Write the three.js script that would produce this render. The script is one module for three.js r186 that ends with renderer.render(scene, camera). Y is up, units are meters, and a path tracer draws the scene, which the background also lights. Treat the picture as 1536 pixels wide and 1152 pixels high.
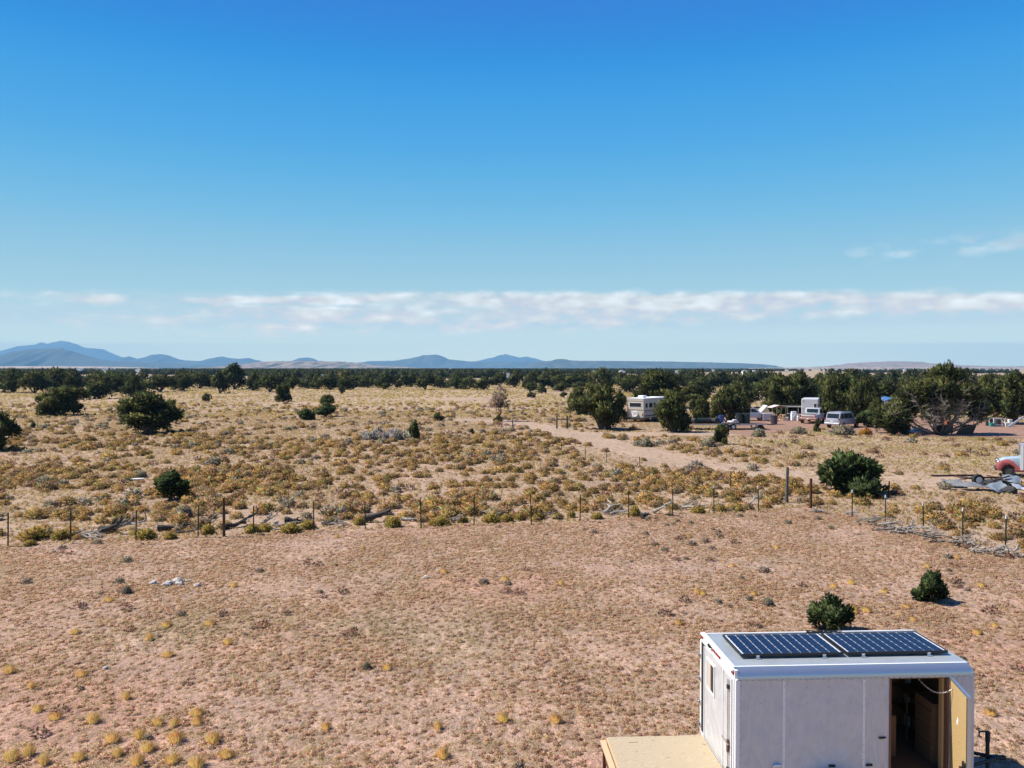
import * as THREE from 'three';
import { mergeGeometries, toCreasedNormals } from 'three/addons/utils/BufferGeometryUtils.js';
import { RoundedBoxGeometry } from 'three/addons/geometries/RoundedBoxGeometry.js';
import { ImprovedNoise } from 'three/addons/math/ImprovedNoise.js';

// ---------------------------------------------------------------- camera, sky, sun, exposure
const scene = new THREE.Scene();
const F = 1207, EYE = 6.7, PITCH = Math.atan((576 - 552) / F);          // focal length in photo pixels, eye height, slight downward tilt
const camera = new THREE.PerspectiveCamera(2 * Math.atan(576 / F) * 180 / Math.PI, 4 / 3, 0.1, 60000);
camera.position.set(0, EYE, 0);
camera.rotation.x = -PITCH;
const renderer = new THREE.WebGLRenderer();
renderer.setSize(1024, 768);
renderer.toneMapping = THREE.LinearToneMapping;
renderer.toneMappingExposure = 1.7;
renderer.shadowMap.enabled = true;
const SUN_DIR = new THREE.Vector3(-0.62, 0.80, -0.06).normalize();
const sun = new THREE.DirectionalLight(new THREE.Color(1, 0.94, 0.84), 4.6);
sun.position.copy(SUN_DIR).multiplyScalar(120).add(new THREE.Vector3(5, 0, -40));
sun.target.position.set(5, 0, -40);
sun.castShadow = true;
Object.assign(sun.shadow.camera, { left: -90, right: 90, top: 90, bottom: -90, near: 1, far: 400 });
sun.shadow.mapSize.set(4096, 4096);
scene.add(sun, sun.target);
scene.fog = new THREE.FogExp2(new THREE.Color(0.31, 0.66, 1.0), 0.00008);

// ---------------------------------------------------------------- small tools
function rng(seed) { let a = seed >>> 0; return () => { a = (a + 0x6D2B79F5) | 0; let t = Math.imul(a ^ (a >>> 15), 1 | a); t = (t + Math.imul(t ^ (t >>> 7), 61 | t)) ^ t; return ((t ^ (t >>> 14)) >>> 0) / 4294967296; }; }
const perlin = new ImprovedNoise();
const fbm = (x, y, z = 0.5, n = 4) => { let s = 0, a = 0.5, f = 1; for (let i = 0; i < n; i++) { s += a * perlin.noise(x * f, y * f, z + i * 7.3); a *= 0.5; f *= 2.03; } return s; };
const fbm3 = (x, y, z, n = 5) => { let s = 0, a = 0.5, f = 1; for (let i = 0; i < n; i++) { s += a * perlin.noise(x * f + i * 3.7, y * f, z * f + i * 7.3); a *= 0.52; f *= 2.03; } return s; };
const clamp = (x, a = 0, b = 1) => Math.min(b, Math.max(a, x));
const sstep = (a, b, x) => { const t = clamp((x - a) / (b - a)); return t * t * (3 - 2 * t); };
const lerp = (a, b, t) => a + (b - a) * t;
const s2l = (c) => (c <= 0.04045 ? c / 12.92 : ((c + 0.055) / 1.055) ** 2.4);
const V = (x, y, z) => new THREE.Vector3(x, y, z);
// the point at height y that a photo pixel shows (used once, to survey where things stand on the ground)
function at(u, v, y = 0) {
  const dx = (u - 768) / F, dy = -(v - 576) / F, c = Math.cos(PITCH), s = Math.sin(PITCH);
  const ry = dy * c - s, rz = -dy * s - c, t = (y - EYE) / ry;
  return V(dx * t, y, rz * t);
}
const metres = (px, p) => px * -p.z / F;               // size at the depth of p
const counts = {};
function numbered(n) { const k = counts[n] = (counts[n] ?? -1) + 1; return k ? n + '_' + String(k).padStart(3, '0') : n; }
function tag(o, label, category, group, kind) {
  if (kind) o.userData.kind = kind;
  if (label) o.userData.label = label;
  if (category) o.userData.category = category;
  if (group) o.userData.group = group;
  return o;
}
function shade(o) { o.castShadow = true; o.receiveShadow = true; return o; }
function thing(name, label, category, p = V(0, 0, 0), turn = 0, group) {
  const o = new THREE.Group(); o.name = numbered(name); o.position.copy(p); o.rotation.y = turn; scene.add(o);
  return tag(o, label, category, group);
}
function clean(g) {
  g = g.index ? g.toNonIndexed() : g;
  for (const k of Object.keys(g.attributes)) if (!['position', 'normal', 'uv', 'color'].includes(k)) g.deleteAttribute(k);
  if (!g.attributes.uv) g.setAttribute('uv', new THREE.BufferAttribute(new Float32Array(g.attributes.position.count * 2), 2));
  return g;
}
const merge = (list) => { list = [].concat(list).flat(3).map(clean); return list.length === 1 ? list[0] : mergeGeometries(list); };
function part(name, geos, m, parent) { const o = shade(new THREE.Mesh(merge(geos), m)); o.name = name; parent.add(o); return o; }
function mesh(name, geos, m, label, category, p, turn = 0, group, kind) {
  const o = shade(new THREE.Mesh(merge(geos), m)); o.name = numbered(name); if (p) o.position.copy(p); o.rotation.y = turn; scene.add(o);
  return tag(o, label, category, group, kind);
}
const xf = (g, x = 0, y = 0, z = 0, rx = 0, ry = 0, rz = 0) => g.applyMatrix4(new THREE.Matrix4().makeRotationFromEuler(new THREE.Euler(rx, ry, rz)).setPosition(x, y, z));
const box = (w, h, d, x, y, z, rx, ry, rz) => xf(new THREE.BoxGeometry(w, h, d), x, y, z, rx, ry, rz);
const rbox = (w, h, d, r, x, y, z, rx, ry, rz) => xf(new RoundedBoxGeometry(w, h, d, 2, r), x, y, z, rx, ry, rz);
const cyl = (r0, r1, h, x, y, z, n = 14, rx, ry, rz) => xf(new THREE.CylinderGeometry(r1, r0, h, n), x, y, z, rx, ry, rz);
function rod(a, b, r0, r1 = r0, n = 6) {
  const d = b.clone().sub(a), g = new THREE.CylinderGeometry(r1, r0, d.length(), n);
  g.applyQuaternion(new THREE.Quaternion().setFromUnitVectors(V(0, 1, 0), d.clone().normalize()));
  const m = a.clone().add(b).multiplyScalar(0.5); return g.translate(m.x, m.y, m.z);
}
function limb(pts, r0, r1, n = 5) { const out = []; for (let i = 0; i + 1 < pts.length; i++) { const k = pts.length - 1; out.push(rod(pts[i], pts[i + 1], lerp(r0, r1, i / k), lerp(r0, r1, (i + 1) / k), n)); } return out; }
function prism(outline, depth, bevel = 0) {          // outline in x, y; extruded along z, centred
  const s = new THREE.Shape(outline.map(([x, y]) => new THREE.Vector2(x, y)));
  const g = new THREE.ExtrudeGeometry(s, { depth: depth - 2 * bevel, bevelEnabled: bevel > 0, bevelSize: bevel, bevelOffset: -bevel, bevelThickness: bevel, bevelSegments: 2, curveSegments: 8 });
  return g.translate(0, 0, -depth / 2 + bevel);
}

// ---------------------------------------------------------------- the sky: clear desert air with a streak of thin cloud low down
{
  const W = 4096, H = 2048, data = new Float32Array(W * H * 4);
  const stops = [[-90, 150, 150, 145], [-0.5, 196, 216, 226], [0, 205, 229, 241], [2.5, 196, 225, 239], [5, 172, 212, 231], [8, 150, 201, 229], [11, 122, 190, 231], [15, 92, 174, 231], [19, 73, 160, 229], [23, 52, 140, 221], [27, 42, 128, 213], [40, 30, 105, 192], [90, 20, 80, 165]];
  const HAZE = [0.26, 0.50, 0.80];           // what the built haze itself adds, seen at this exposure
  const clear = (e) => Math.exp(-scene.fog.density * Math.min(21500, 630 / Math.max(1e-4, Math.sin(Math.max(0, e) * Math.PI / 180))));
  const through = (rgb, e) => { const T = clear(e); return rgb.map((c, i) => Math.max(0.02, (c - (1 - T) * HAZE[i]) / T) / renderer.toneMappingExposure); };
  const air = (e) => { let i = 1; while (i < stops.length - 1 && stops[i][0] < e) i++; const a = stops[i - 1], b = stops[i], t = clamp((e - a[0]) / (b[0] - a[0])); return [1, 2, 3].map((k) => s2l(lerp(a[k], b[k], t) / 255)); };
  for (let r = 0; r < H; r++) {
    const e = ((r + 0.5) / H - 0.5) * 180, base = air(e), plain = through(base, e);
    for (let c = 0; c < W; c++) {
      let k = (r * W + c) * 4, rgb = base;
      if (e > 0 && e < 20) {
        const phi = ((c + 0.5) / W - 0.5) * 2 * Math.PI, a = ((phi + Math.PI / 2) * 180 / Math.PI + 540) % 360 - 180;     // degrees to the right of straight ahead
        const ca = Math.cos(phi) * 9, sa = Math.sin(phi) * 9;
        const edge = fbm3(ca * 1.1, sa * 1.1, 3.1, 3), wob = fbm3(ca * 1.6, sa * 1.6, e * 1.0 + 9, 6), fine = fbm3(ca * 3.4, sa * 3.4, e * 1.5 + 2, 5), streak = fbm3(ca * 0.7, sa * 0.7, e * 1.7 + 5, 6);
        // the main bank, thinning to the left into two or three shreds
        const top = 5.45 - 0.75 * (a / 32) ** 2 + 0.35 * edge + 0.42 * fine, low = 2.5 + 0.75 * sstep(4, 18, a) - 0.35 * sstep(-8, -18, a) + 0.35 * edge + 0.3 * wob;
        const gapLine = Math.exp(-(((e - 3.95 - 0.5 * edge) / 0.28) ** 2)) * (0.45 + 0.5 * sstep(14, -8, a));
        let cov = sstep(top + 0.12, top - 0.42, e) * sstep(low - 0.35, low + 0.5, e);
        cov *= clamp(1.02 + 0.55 * wob + 0.8 * streak + 0.3 * fine - 0.42 * gapLine + 0.2 * sstep(-4, 8, a) * sstep(3.6, 4.4, e) - 0.10 * sstep(4.0, 3.2, e), 0, 1) * sstep(-38, -28, a + 4 * edge + (e - 4.5) * 4.5);
        cov *= lerp(1, sstep(-0.26, 0.10, streak + 0.4 * wob), sstep(2, -18, a) * 0.75);
        // small puffs under it on the left, tiny ones above on the right
        const puffs = sstep(-0.06, 0.22, fbm3(ca * 2.2, sa * 2.2, e * 0.9 + 21, 6)) * Math.exp(-(((e - 2.8) / 0.45) ** 2)) * sstep(-10, -17, a) * sstep(-40, -33, a) * 0.75;
        const flecks = sstep(0.04, 0.34, fbm3(ca * 2.4, sa * 2.4, e * 1.2 + 31, 6) + 0.12 * sstep(24, 32, a)) * Math.exp(-(((e - 7.45) / 0.6) ** 2)) * sstep(19, 27, a) * 0.42;
        const al = clamp(Math.max(cov * 0.88, puffs, flecks)), glow = 0.74 + 0.55 * fine + 0.3 * wob + 0.16 * sstep(low, top, e);
        const cl = [0.82 * glow, 0.89 * glow, 0.96 * glow];
        rgb = base.map((b, i) => lerp(b, Math.max(b, cl[i]), al));
      }
      if (e > 0 && e < 20) rgb = through(rgb, e); else rgb = plain;
      data[k] = rgb[0]; data[k + 1] = rgb[1]; data[k + 2] = rgb[2]; data[k + 3] = 1;
    }
  }
  const sky = new THREE.DataTexture(data, W, H, THREE.RGBAFormat, THREE.FloatType);
  sky.mapping = THREE.EquirectangularReflectionMapping; sky.magFilter = THREE.LinearFilter; sky.needsUpdate = true;
  scene.background = sky; scene.environment = sky;
}

// ---------------------------------------------------------------- materials
function noiseTex(size, fn, srgb = false) {
  const d = new Uint8Array(size * size * 4);
  for (let y = 0; y < size; y++) for (let x = 0; x < size; x++) { const c = fn(x / size, y / size, x, y), k = (y * size + x) * 4; d[k] = clamp(c[0]) * 255; d[k + 1] = clamp(c[1]) * 255; d[k + 2] = clamp(c[2]) * 255; d[k + 3] = 255; }
  const t = new THREE.DataTexture(d, size, size); t.wrapS = t.wrapT = THREE.RepeatWrapping; t.magFilter = THREE.LinearFilter; t.minFilter = THREE.LinearMipmapLinearFilter; t.generateMipmaps = true; t.needsUpdate = true;
  if (srgb) t.colorSpace = THREE.SRGBColorSpace;
  return t;
}
// noise that repeats over the unit square
const tileNoise = (u, v, f, z, n = 4) => { const a = u * 2 * Math.PI, b = v * 2 * Math.PI, R = f / (2 * Math.PI); let s = 0, w = 0.5, k = R; for (let i = 0; i < n; i++) { s += w * (perlin.noise(Math.cos(a) * k + 40 + z, Math.sin(a) * k + 11 * i, Math.cos(b) * k + z) + perlin.noise(Math.sin(b) * k + 17 + z, Math.cos(a) * k + 5, Math.sin(a) * k + Math.cos(b) * k)) * 0.8; w *= 0.55; k *= 2; } return s; };
const std = (r, g, b, rough = 0.8, extra = {}) => new THREE.MeshStandardMaterial({ color: new THREE.Color().setRGB(r, g, b), roughness: rough, ...extra });
const soilTex = (() => {                                            // earth with pebbles, chips and straw litter, 5 m a side
  const N = 1024, b = new Float32Array(N * N * 3), h = new Float32Array(N * N), R = rng(5);
  for (let y = 0; y < N; y++) for (let x = 0; x < N; x++) {
    const u = x / N, v = y / N, n = tileNoise(u, v, 10, 1, 4), m = tileNoise(u, v, 46, 7, 3), g = 0.80 + 0.34 * n + 0.50 * m + (R() - 0.5) * 0.22, k = y * N + x, w = 0.08 * tileNoise(u, v, 18, 23, 2);
    b[k * 3] = g; b[k * 3 + 1] = g * (1 + w * 0.5); b[k * 3 + 2] = g * (1 + w); h[k] = 0.45 + 0.3 * n + 0.35 * m;
  }
  const blot = (cx, cy, r, tone, up) => { for (let dy = -r; dy <= r; dy++) for (let dx = -r; dx <= r; dx++) if (dx * dx + dy * dy <= r * r) { const k = (((cy + dy + N) % N) * N + (cx + dx + N) % N); for (let c = 0; c < 3; c++) b[k * 3 + c] = tone[c]; h[k] += up; } };
  for (let i = 0; i < 2600; i++) { const t = R(), x = Math.floor(R() * N), y = Math.floor(R() * N); blot(x, y, 1 + Math.floor(R() * R() * 4), t < 0.45 ? [1.15, 1.12, 1.1] : t < 0.8 ? [0.62, 0.6, 0.6] : [0.95, 0.8, 0.7], 0.25); }
  for (let i = 0; i < 9000; i++) { let x = R() * N, y = R() * N, a = R() * 6.28, l = 4 + R() * 12, t = R(), tone = t < 0.6 ? [1.0, 1.02, 0.95] : t < 0.85 ? [0.72, 0.72, 0.72] : [0.5, 0.5, 0.52]; for (let j = 0; j < l; j++) { const k = (Math.floor(y + Math.sin(a) * j + N) % N) * N + Math.floor(x + Math.cos(a) * j + N) % N; for (let c = 0; c < 3; c++) b[k * 3 + c] = lerp(b[k * 3 + c], tone[c], 0.8); h[k] += 0.15; } }
  return { map: noiseTex(N, (u, v, x, y) => { const k = (y * N + x) * 3; return [b[k], b[k + 1], b[k + 2]].map((c) => c * 0.8); }), bump: noiseTex(N, (u, v, x, y) => { const c = h[y * N + x]; return [c, c, c]; }) };
})();
const groundMat = new THREE.MeshStandardMaterial({ map: soilTex.map, bumpMap: soilTex.bump, bumpScale: 0.09, vertexColors: true, roughness: 1 });
const wear = noiseTex(512, (u, v) => { const d = sstep(0.18, 0.42, tileNoise(u, v, 22, 41, 5)), n = 0.93 + 0.14 * tileNoise(u, v, 9, 3, 5) + 0.08 * tileNoise(u, v, 60, 5, 2); return [n - 0.03 * d, n - 0.05 * d, n - 0.08 * d]; });
const streaky = noiseTex(256, (u, v) => { const n = 0.55 + 0.5 * tileNoise(u, v, 8, 4, 4); return [n, n, n]; });
const dent = noiseTex(256, (u, v) => { const n = 0.5 + 0.8 * tileNoise(u, v, 5, 14, 2); return [n, n, n]; });
const plyTex = noiseTex(1024, (u, v) => {                             // pale plywood face: long wavy grain and small knots
  const w = tileNoise(u, v, 5, 31, 3), g = 0.5 + 0.5 * Math.sin((v * 46 + w * 9 + 0.6 * tileNoise(u, v, 26, 2, 2)) * 3.1), f = tileNoise(u, v * 1, 70, 8, 2), k = sstep(0.40, 0.52, tileNoise(u, v, 14, 77, 2));
  const n = 0.95 - 0.10 * g + 0.10 * f - 0.35 * k; return [n, n - 0.03 * g - 0.06 * k, n - 0.07 * g - 0.10 * k];
});
const M = {
  white: new THREE.MeshPhysicalMaterial({ color: new THREE.Color().setRGB(0.57, 0.575, 0.59), roughness: 0.42, map: wear, bumpMap: dent, bumpScale: 0.03, clearcoat: 0.35, clearcoatRoughness: 0.25 }),
  whitePlain: std(0.76, 0.76, 0.76, 0.5), silver: std(0.44, 0.49, 0.53, 0.36, { metalness: 0.8, bumpMap: dent, bumpScale: 0.004 }), roof: std(0.40, 0.44, 0.46, 0.5, { metalness: 0.35, map: wear, bumpMap: dent, bumpScale: 0.012 }),
  black: std(0.015, 0.015, 0.017, 0.55), rubber: std(0.02, 0.02, 0.02, 0.9), dark: std(0.04, 0.038, 0.036, 0.8), chrome: std(0.7, 0.7, 0.7, 0.25, { metalness: 1 }),
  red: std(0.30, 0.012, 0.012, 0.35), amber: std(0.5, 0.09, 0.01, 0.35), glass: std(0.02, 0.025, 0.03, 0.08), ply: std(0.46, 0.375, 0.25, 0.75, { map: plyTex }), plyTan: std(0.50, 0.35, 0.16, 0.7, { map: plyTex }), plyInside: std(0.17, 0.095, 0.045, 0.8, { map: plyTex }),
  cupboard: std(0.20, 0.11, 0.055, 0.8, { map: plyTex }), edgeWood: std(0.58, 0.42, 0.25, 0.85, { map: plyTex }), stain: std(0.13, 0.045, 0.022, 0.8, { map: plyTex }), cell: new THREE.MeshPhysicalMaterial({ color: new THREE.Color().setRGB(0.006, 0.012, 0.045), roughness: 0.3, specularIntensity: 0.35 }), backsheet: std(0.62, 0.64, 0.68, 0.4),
  tpost: std(0.022, 0.03, 0.02, 0.8), tip: std(0.62, 0.62, 0.60, 0.7), post: std(0.15, 0.06, 0.025, 0.9, { map: streaky }), greyPost: std(0.17, 0.155, 0.14, 0.95, { map: streaky }),
  deadWood: std(0.38, 0.32, 0.26, 0.95, { map: streaky }), deadPale: std(0.56, 0.50, 0.43, 0.95, { map: streaky }), deadDark: std(0.09, 0.075, 0.062, 0.95, { map: streaky }), bark: std(0.10, 0.075, 0.055, 1), barkPale: std(0.25, 0.205, 0.17, 1, { map: streaky }),
  leaf: new THREE.MeshPhysicalMaterial({ vertexColors: true, roughness: 1, side: THREE.DoubleSide, transmission: 0.3, thickness: 0, specularIntensity: 0.05 }), blade: new THREE.MeshPhysicalMaterial({ vertexColors: true, roughness: 1, side: THREE.DoubleSide, transmission: 0.4, thickness: 0, specularIntensity: 0.05 }),
  rock: std(0.46, 0.40, 0.35, 0.95, { bumpMap: dent, bumpScale: 0.05 }), rockWhite: std(0.44, 0.39, 0.34, 0.95), carWhite: std(0.58, 0.58, 0.59, 0.3), carSilver: std(0.36, 0.37, 0.41, 0.3, { metalness: 0.25 }), cream: std(0.52, 0.475, 0.40, 0.6), brown: std(0.16, 0.075, 0.045, 0.7), rust: std(0.30, 0.10, 0.04, 0.85), rustDark: std(0.10, 0.045, 0.03, 0.9),
  blue: std(0.03, 0.06, 0.22, 0.6), skyBlue: std(0.045, 0.13, 0.30, 0.6), paleBlue: std(0.19, 0.225, 0.245, 0.45), truckBlue: std(0.33, 0.42, 0.50, 0.45, { map: wear }), truckRed: std(0.34, 0.075, 0.08, 0.55, { map: wear }), tinGrey: std(0.52, 0.55, 0.56, 0.5, { metalness: 0.35, map: wear }), scrapGrey: std(0.22, 0.22, 0.215, 0.6, { metalness: 0.2, map: wear }), teal: std(0.03, 0.25, 0.22, 0.6), tan: std(0.52, 0.38, 0.22, 0.85), cloth: std(0.55, 0.53, 0.55, 0.9), straw: std(0.60, 0.46, 0.24, 0.9), pinkish: std(0.62, 0.36, 0.28, 0.8),
};

// ---------------------------------------------------------------- where the ground changes: fence lines, dirt road, bare yard
const nearLine = [[-420, 838], [12, 819], [106, 814], [204, 809], [297, 806], [380, 801], [471, 796], [548, 794], [632, 791], [711, 787], [797, 787], [870, 781], [943, 776], [1009, 770], [1071, 771], [1138, 767], [1200, 760]].map(([u, v]) => at(u, v));
const rightLine = [[1216, 761], [1278, 776], [1328, 784], [1385, 796], [1444, 811], [1508, 822], [1700, 868], [2300, 1000]].map(([u, v]) => at(u, v));
function lineZ(L, x) { let i = 1; while (i < L.length - 1 && L[i].x < x) i++; const a = L[i - 1], b = L[i], t = (x - a.x) / (b.x - a.x); return lerp(a.z, b.z, t); }
const fenceZ = (x) => (x < rightLine[0].x ? lineZ(nearLine, x) : lineZ(rightLine, x));
const roadPts = [[700, 630, 3.2], [762, 633, 4], [800, 639, 5], [840, 648, 6], [880, 659, 6], [930, 671, 5.8], [990, 685, 5.2], [1060, 698, 5.2], [1130, 708, 5.6], [1220, 716, 5.4], [1340, 721, 4.8], [1500, 724, 4.0]].map(([u, v, w]) => ({ p: at(u, v), w }));
const spurPts = [[868, 652, 4.5], [930, 652, 5], [1000, 651, 5], [1060, 652, 4.5], [1110, 649, 5]].map(([u, v, w]) => ({ p: at(u, v), w }));
const yardPix = [[1080, 646], [1120, 655], [1180, 646], [1240, 641], [1300, 649], [1360, 654], [1420, 656], [1480, 656], [1580, 659], [1700, 662], [1700, 628], [1540, 634], [1440, 632], [1400, 628], [1330, 622], [1240, 619], [1150, 622], [1105, 630]].map(([u, v]) => at(u, v));
function curve(list) { return new THREE.CatmullRomCurve3(list.map((q) => q.p)); }
function strip(list, seed, step, blend = 0) {                    // a track on the ground with ragged edges
  const c = curve(list), n = Math.ceil(c.getLength() / step), pos = [], col = [], idx = [], uv = [], across = 6;
  for (let i = 0; i <= n; i++) {
    const t = i / n, p = c.getPoint(t), d = c.getTangent(t), k = t * (list.length - 1), j = Math.min(list.length - 2, Math.floor(k)), w = lerp(list[j].w, list[j + 1].w, k - j);
    for (let a = 0; a <= across; a++) {
      const s = (a / across - 0.5) * (w + 4.5 * fbm(p.x * 0.5 + a * 3, p.z * 0.5, seed, 3)), q = V(p.x - d.z * s, 0.012, p.z + d.x * s), rut = 0.5 + fbm(q.x * 0.4, q.z * 0.4, seed + 2, 3);
      pos.push(q.x, q.y, q.z); uv.push(q.x / 5, q.z / 5); const k2 = blend * sstep(0.25, 0.6, t) * (0.5 + 0.5 * Math.min(1, Math.abs(a / across - 0.5) * 2.4)), gc = groundColour(q.x, q.z); col.push(...[0.53 + 0.12 * rut, 0.375 + 0.08 * rut, 0.26 + 0.05 * rut].map((c, i) => lerp(c, gc[i] * 1.05, k2)));
      if (i < n && a < across) { const b = i * (across + 1) + a; idx.push(b, b + 1, b + across + 1, b + 1, b + across + 2, b + across + 1); }
    }
  }
  const g = new THREE.BufferGeometry(); g.setAttribute('position', new THREE.Float32BufferAttribute(pos, 3)); g.setAttribute('uv', new THREE.Float32BufferAttribute(uv, 2)); g.setAttribute('color', new THREE.Float32BufferAttribute(col, 3)); g.setIndex(idx);
  const nn = new Float32Array(pos.length); for (let i = 1; i < nn.length; i += 3) nn[i] = 1; g.setAttribute('normal', new THREE.BufferAttribute(nn, 3));
  return g;
}
mesh('dirt_road', strip(roadPts, 3, 0.8, 0.85), Object.assign(groundMat.clone(), { side: THREE.DoubleSide }), 'pale dirt track curving from the far gate towards the right', 'road', V(0, 0, 0), 0, null, 'structure');
mesh('dirt_road', strip(spurPts, 9, 0.8), Object.assign(groundMat.clone(), { side: THREE.DoubleSide }), 'short dirt spur running from the track to the parked trailers', 'road', V(0, 0.006, 0), 0, null, 'structure');
{
  const pts = []; yardPix.forEach((p, i) => { const q = yardPix[(i + 1) % yardPix.length]; for (let k = 0; k < 12; k++) { const x = lerp(p.x, q.x, k / 12), z = lerp(p.z, q.z, k / 12); pts.push(new THREE.Vector2(x + 1.6 * fbm(x * 0.4, z * 0.4, 4, 3), -(z + 1.6 * fbm(x * 0.4, z * 0.4, 8, 3)))); } });
  const g = new THREE.ShapeGeometry(new THREE.Shape(pts)); g.rotateX(-Math.PI / 2);
  const p = g.attributes.position, u = g.attributes.uv, col = []; for (let i = 0; i < p.count; i++) { u.setXY(i, p.getX(i) / 5, p.getZ(i) / 5); const n = fbm(p.getX(i) * 0.3, p.getZ(i) * 0.3, 6, 3); col.push(0.43 + 0.10 * n, 0.245 + 0.06 * n, 0.165 + 0.05 * n); }
  g.setAttribute('color', new THREE.Float32BufferAttribute(col, 3));
  mesh('bare_yard', g, groundMat, 'reddish bare earth yard around the parked trailers and clutter', 'yard', V(0, 0.022, 0), 0, null, 'structure');
}
function polyDist(list, x, z, w0 = 0) { let m = 1e9; const c = list.s ??= curve(list).getPoints(60); for (const q of c) m = Math.min(m, Math.hypot(q.x - x, q.z - z)); return m; }
function inYard(x, z) { let hit = false; for (let i = 0, j = yardPix.length - 1; i < yardPix.length; j = i++) { const a = yardPix[i], b = yardPix[j]; if ((a.z > z) !== (b.z > z) && x < (b.x - a.x) * (z - a.z) / (b.z - a.z) + a.x) hit = !hit; } return hit; }
const bare = (x, z) => (z < -40 && z > -130 && (inYard(x, z) || (polyDist(roadPts, x, z) < 2.0 && fbm(x * 0.5, z * 0.5, 71, 3) > -0.25 + 0.30 * sstep(62, 48, -z)) || polyDist(spurPts, x, z) < 2.2)) || (x > 1.3 && x < 8.1 && z > -13.9 && z < -11);

// ---------------------------------------------------------------- the ground sheet
function groundColour(x, z) {
  const d = -z, big = fbm(x * 0.028, z * 0.028, 1, 4), mid = fbm(x * 0.16, z * 0.16, 2, 4), small = fbm(x * 0.7, z * 0.7, 3, 3);
  const inside = sstep(-1.2, 1.2, z - fenceZ(x) + 1.2 * mid) * (d > -40 ? 1 : 0);
  let c = [0.56 + 0.18 * mid + 0.10 * big, 0.385 + 0.13 * mid + 0.08 * big, 0.25 + 0.09 * mid + 0.05 * big];                       // straw coloured range land
  const red = [0.57, 0.295, 0.195], pink = [0.58, 0.375, 0.265], dun = [0.50, 0.365, 0.235];
  const rr = sstep(-0.02, 0.28, fbm(x * 0.09 + 40, z * 0.09, 5, 5) + 0.25 * small), gg = sstep(0.0, 0.3, fbm(x * 0.12, z * 0.12 + 60, 9, 4));
  let y = pink.map((p, i) => lerp(lerp(p, red[i], rr * 0.7), dun[i], gg * 0.4) * (1 + 0.35 * small));
  c = c.map((p, i) => lerp(lerp(p, pink[i] * 1.08, rr * 0.45), y[i], inside));
  const far = sstep(150, 420, d);
  return c.map((p, i) => lerp(p, [0.50, 0.36, 0.215][i] * (1 + 0.5 * big), far));
}
{
  const zs = [3000, 1200, 500, 200, 80, 30, 10, 0, -4, -8], xs0 = [];
  for (let z = -8.5; z > -62; z -= 0.5) zs.push(z);
  for (let z = -62, s = 1; z > -20500; z -= s, s *= 1.035) zs.push(z);
  for (let x = 0, s = 0.55; x < 15000; x += s) { xs0.push(x); if (x > 30) s *= 1.045; }
  const xs = [...xs0.slice(1).reverse().map((x) => -x), ...xs0], pos = [], uv = [], col = [], idx = [], nx = xs.length;
  zs.forEach((z, j) => xs.forEach((x, i) => {
    pos.push(x, 0, z); uv.push(x / 5, z / 5); col.push(...groundColour(x, z));
    if (j && i) { const a = (j - 1) * nx + i - 1, b = j * nx + i - 1; idx.push(a, a + 1, b, a + 1, b + 1, b); }
  }));
  const g = new THREE.BufferGeometry(); g.setAttribute('position', new THREE.Float32BufferAttribute(pos, 3)); g.setAttribute('uv', new THREE.Float32BufferAttribute(uv, 2)); g.setAttribute('color', new THREE.Float32BufferAttribute(col, 3)); g.setIndex(idx); g.computeVertexNormals();
  if (g.attributes.normal.getY(0) < 0) { for (let i = 0; i < idx.length; i += 3) [idx[i + 1], idx[i + 2]] = [idx[i + 2], idx[i + 1]]; g.setIndex(idx); g.computeVertexNormals(); }
  const o = shade(new THREE.Mesh(g, groundMat)); o.name = 'ground'; scene.add(tag(o, null, null, null, 'structure'));
}

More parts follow.
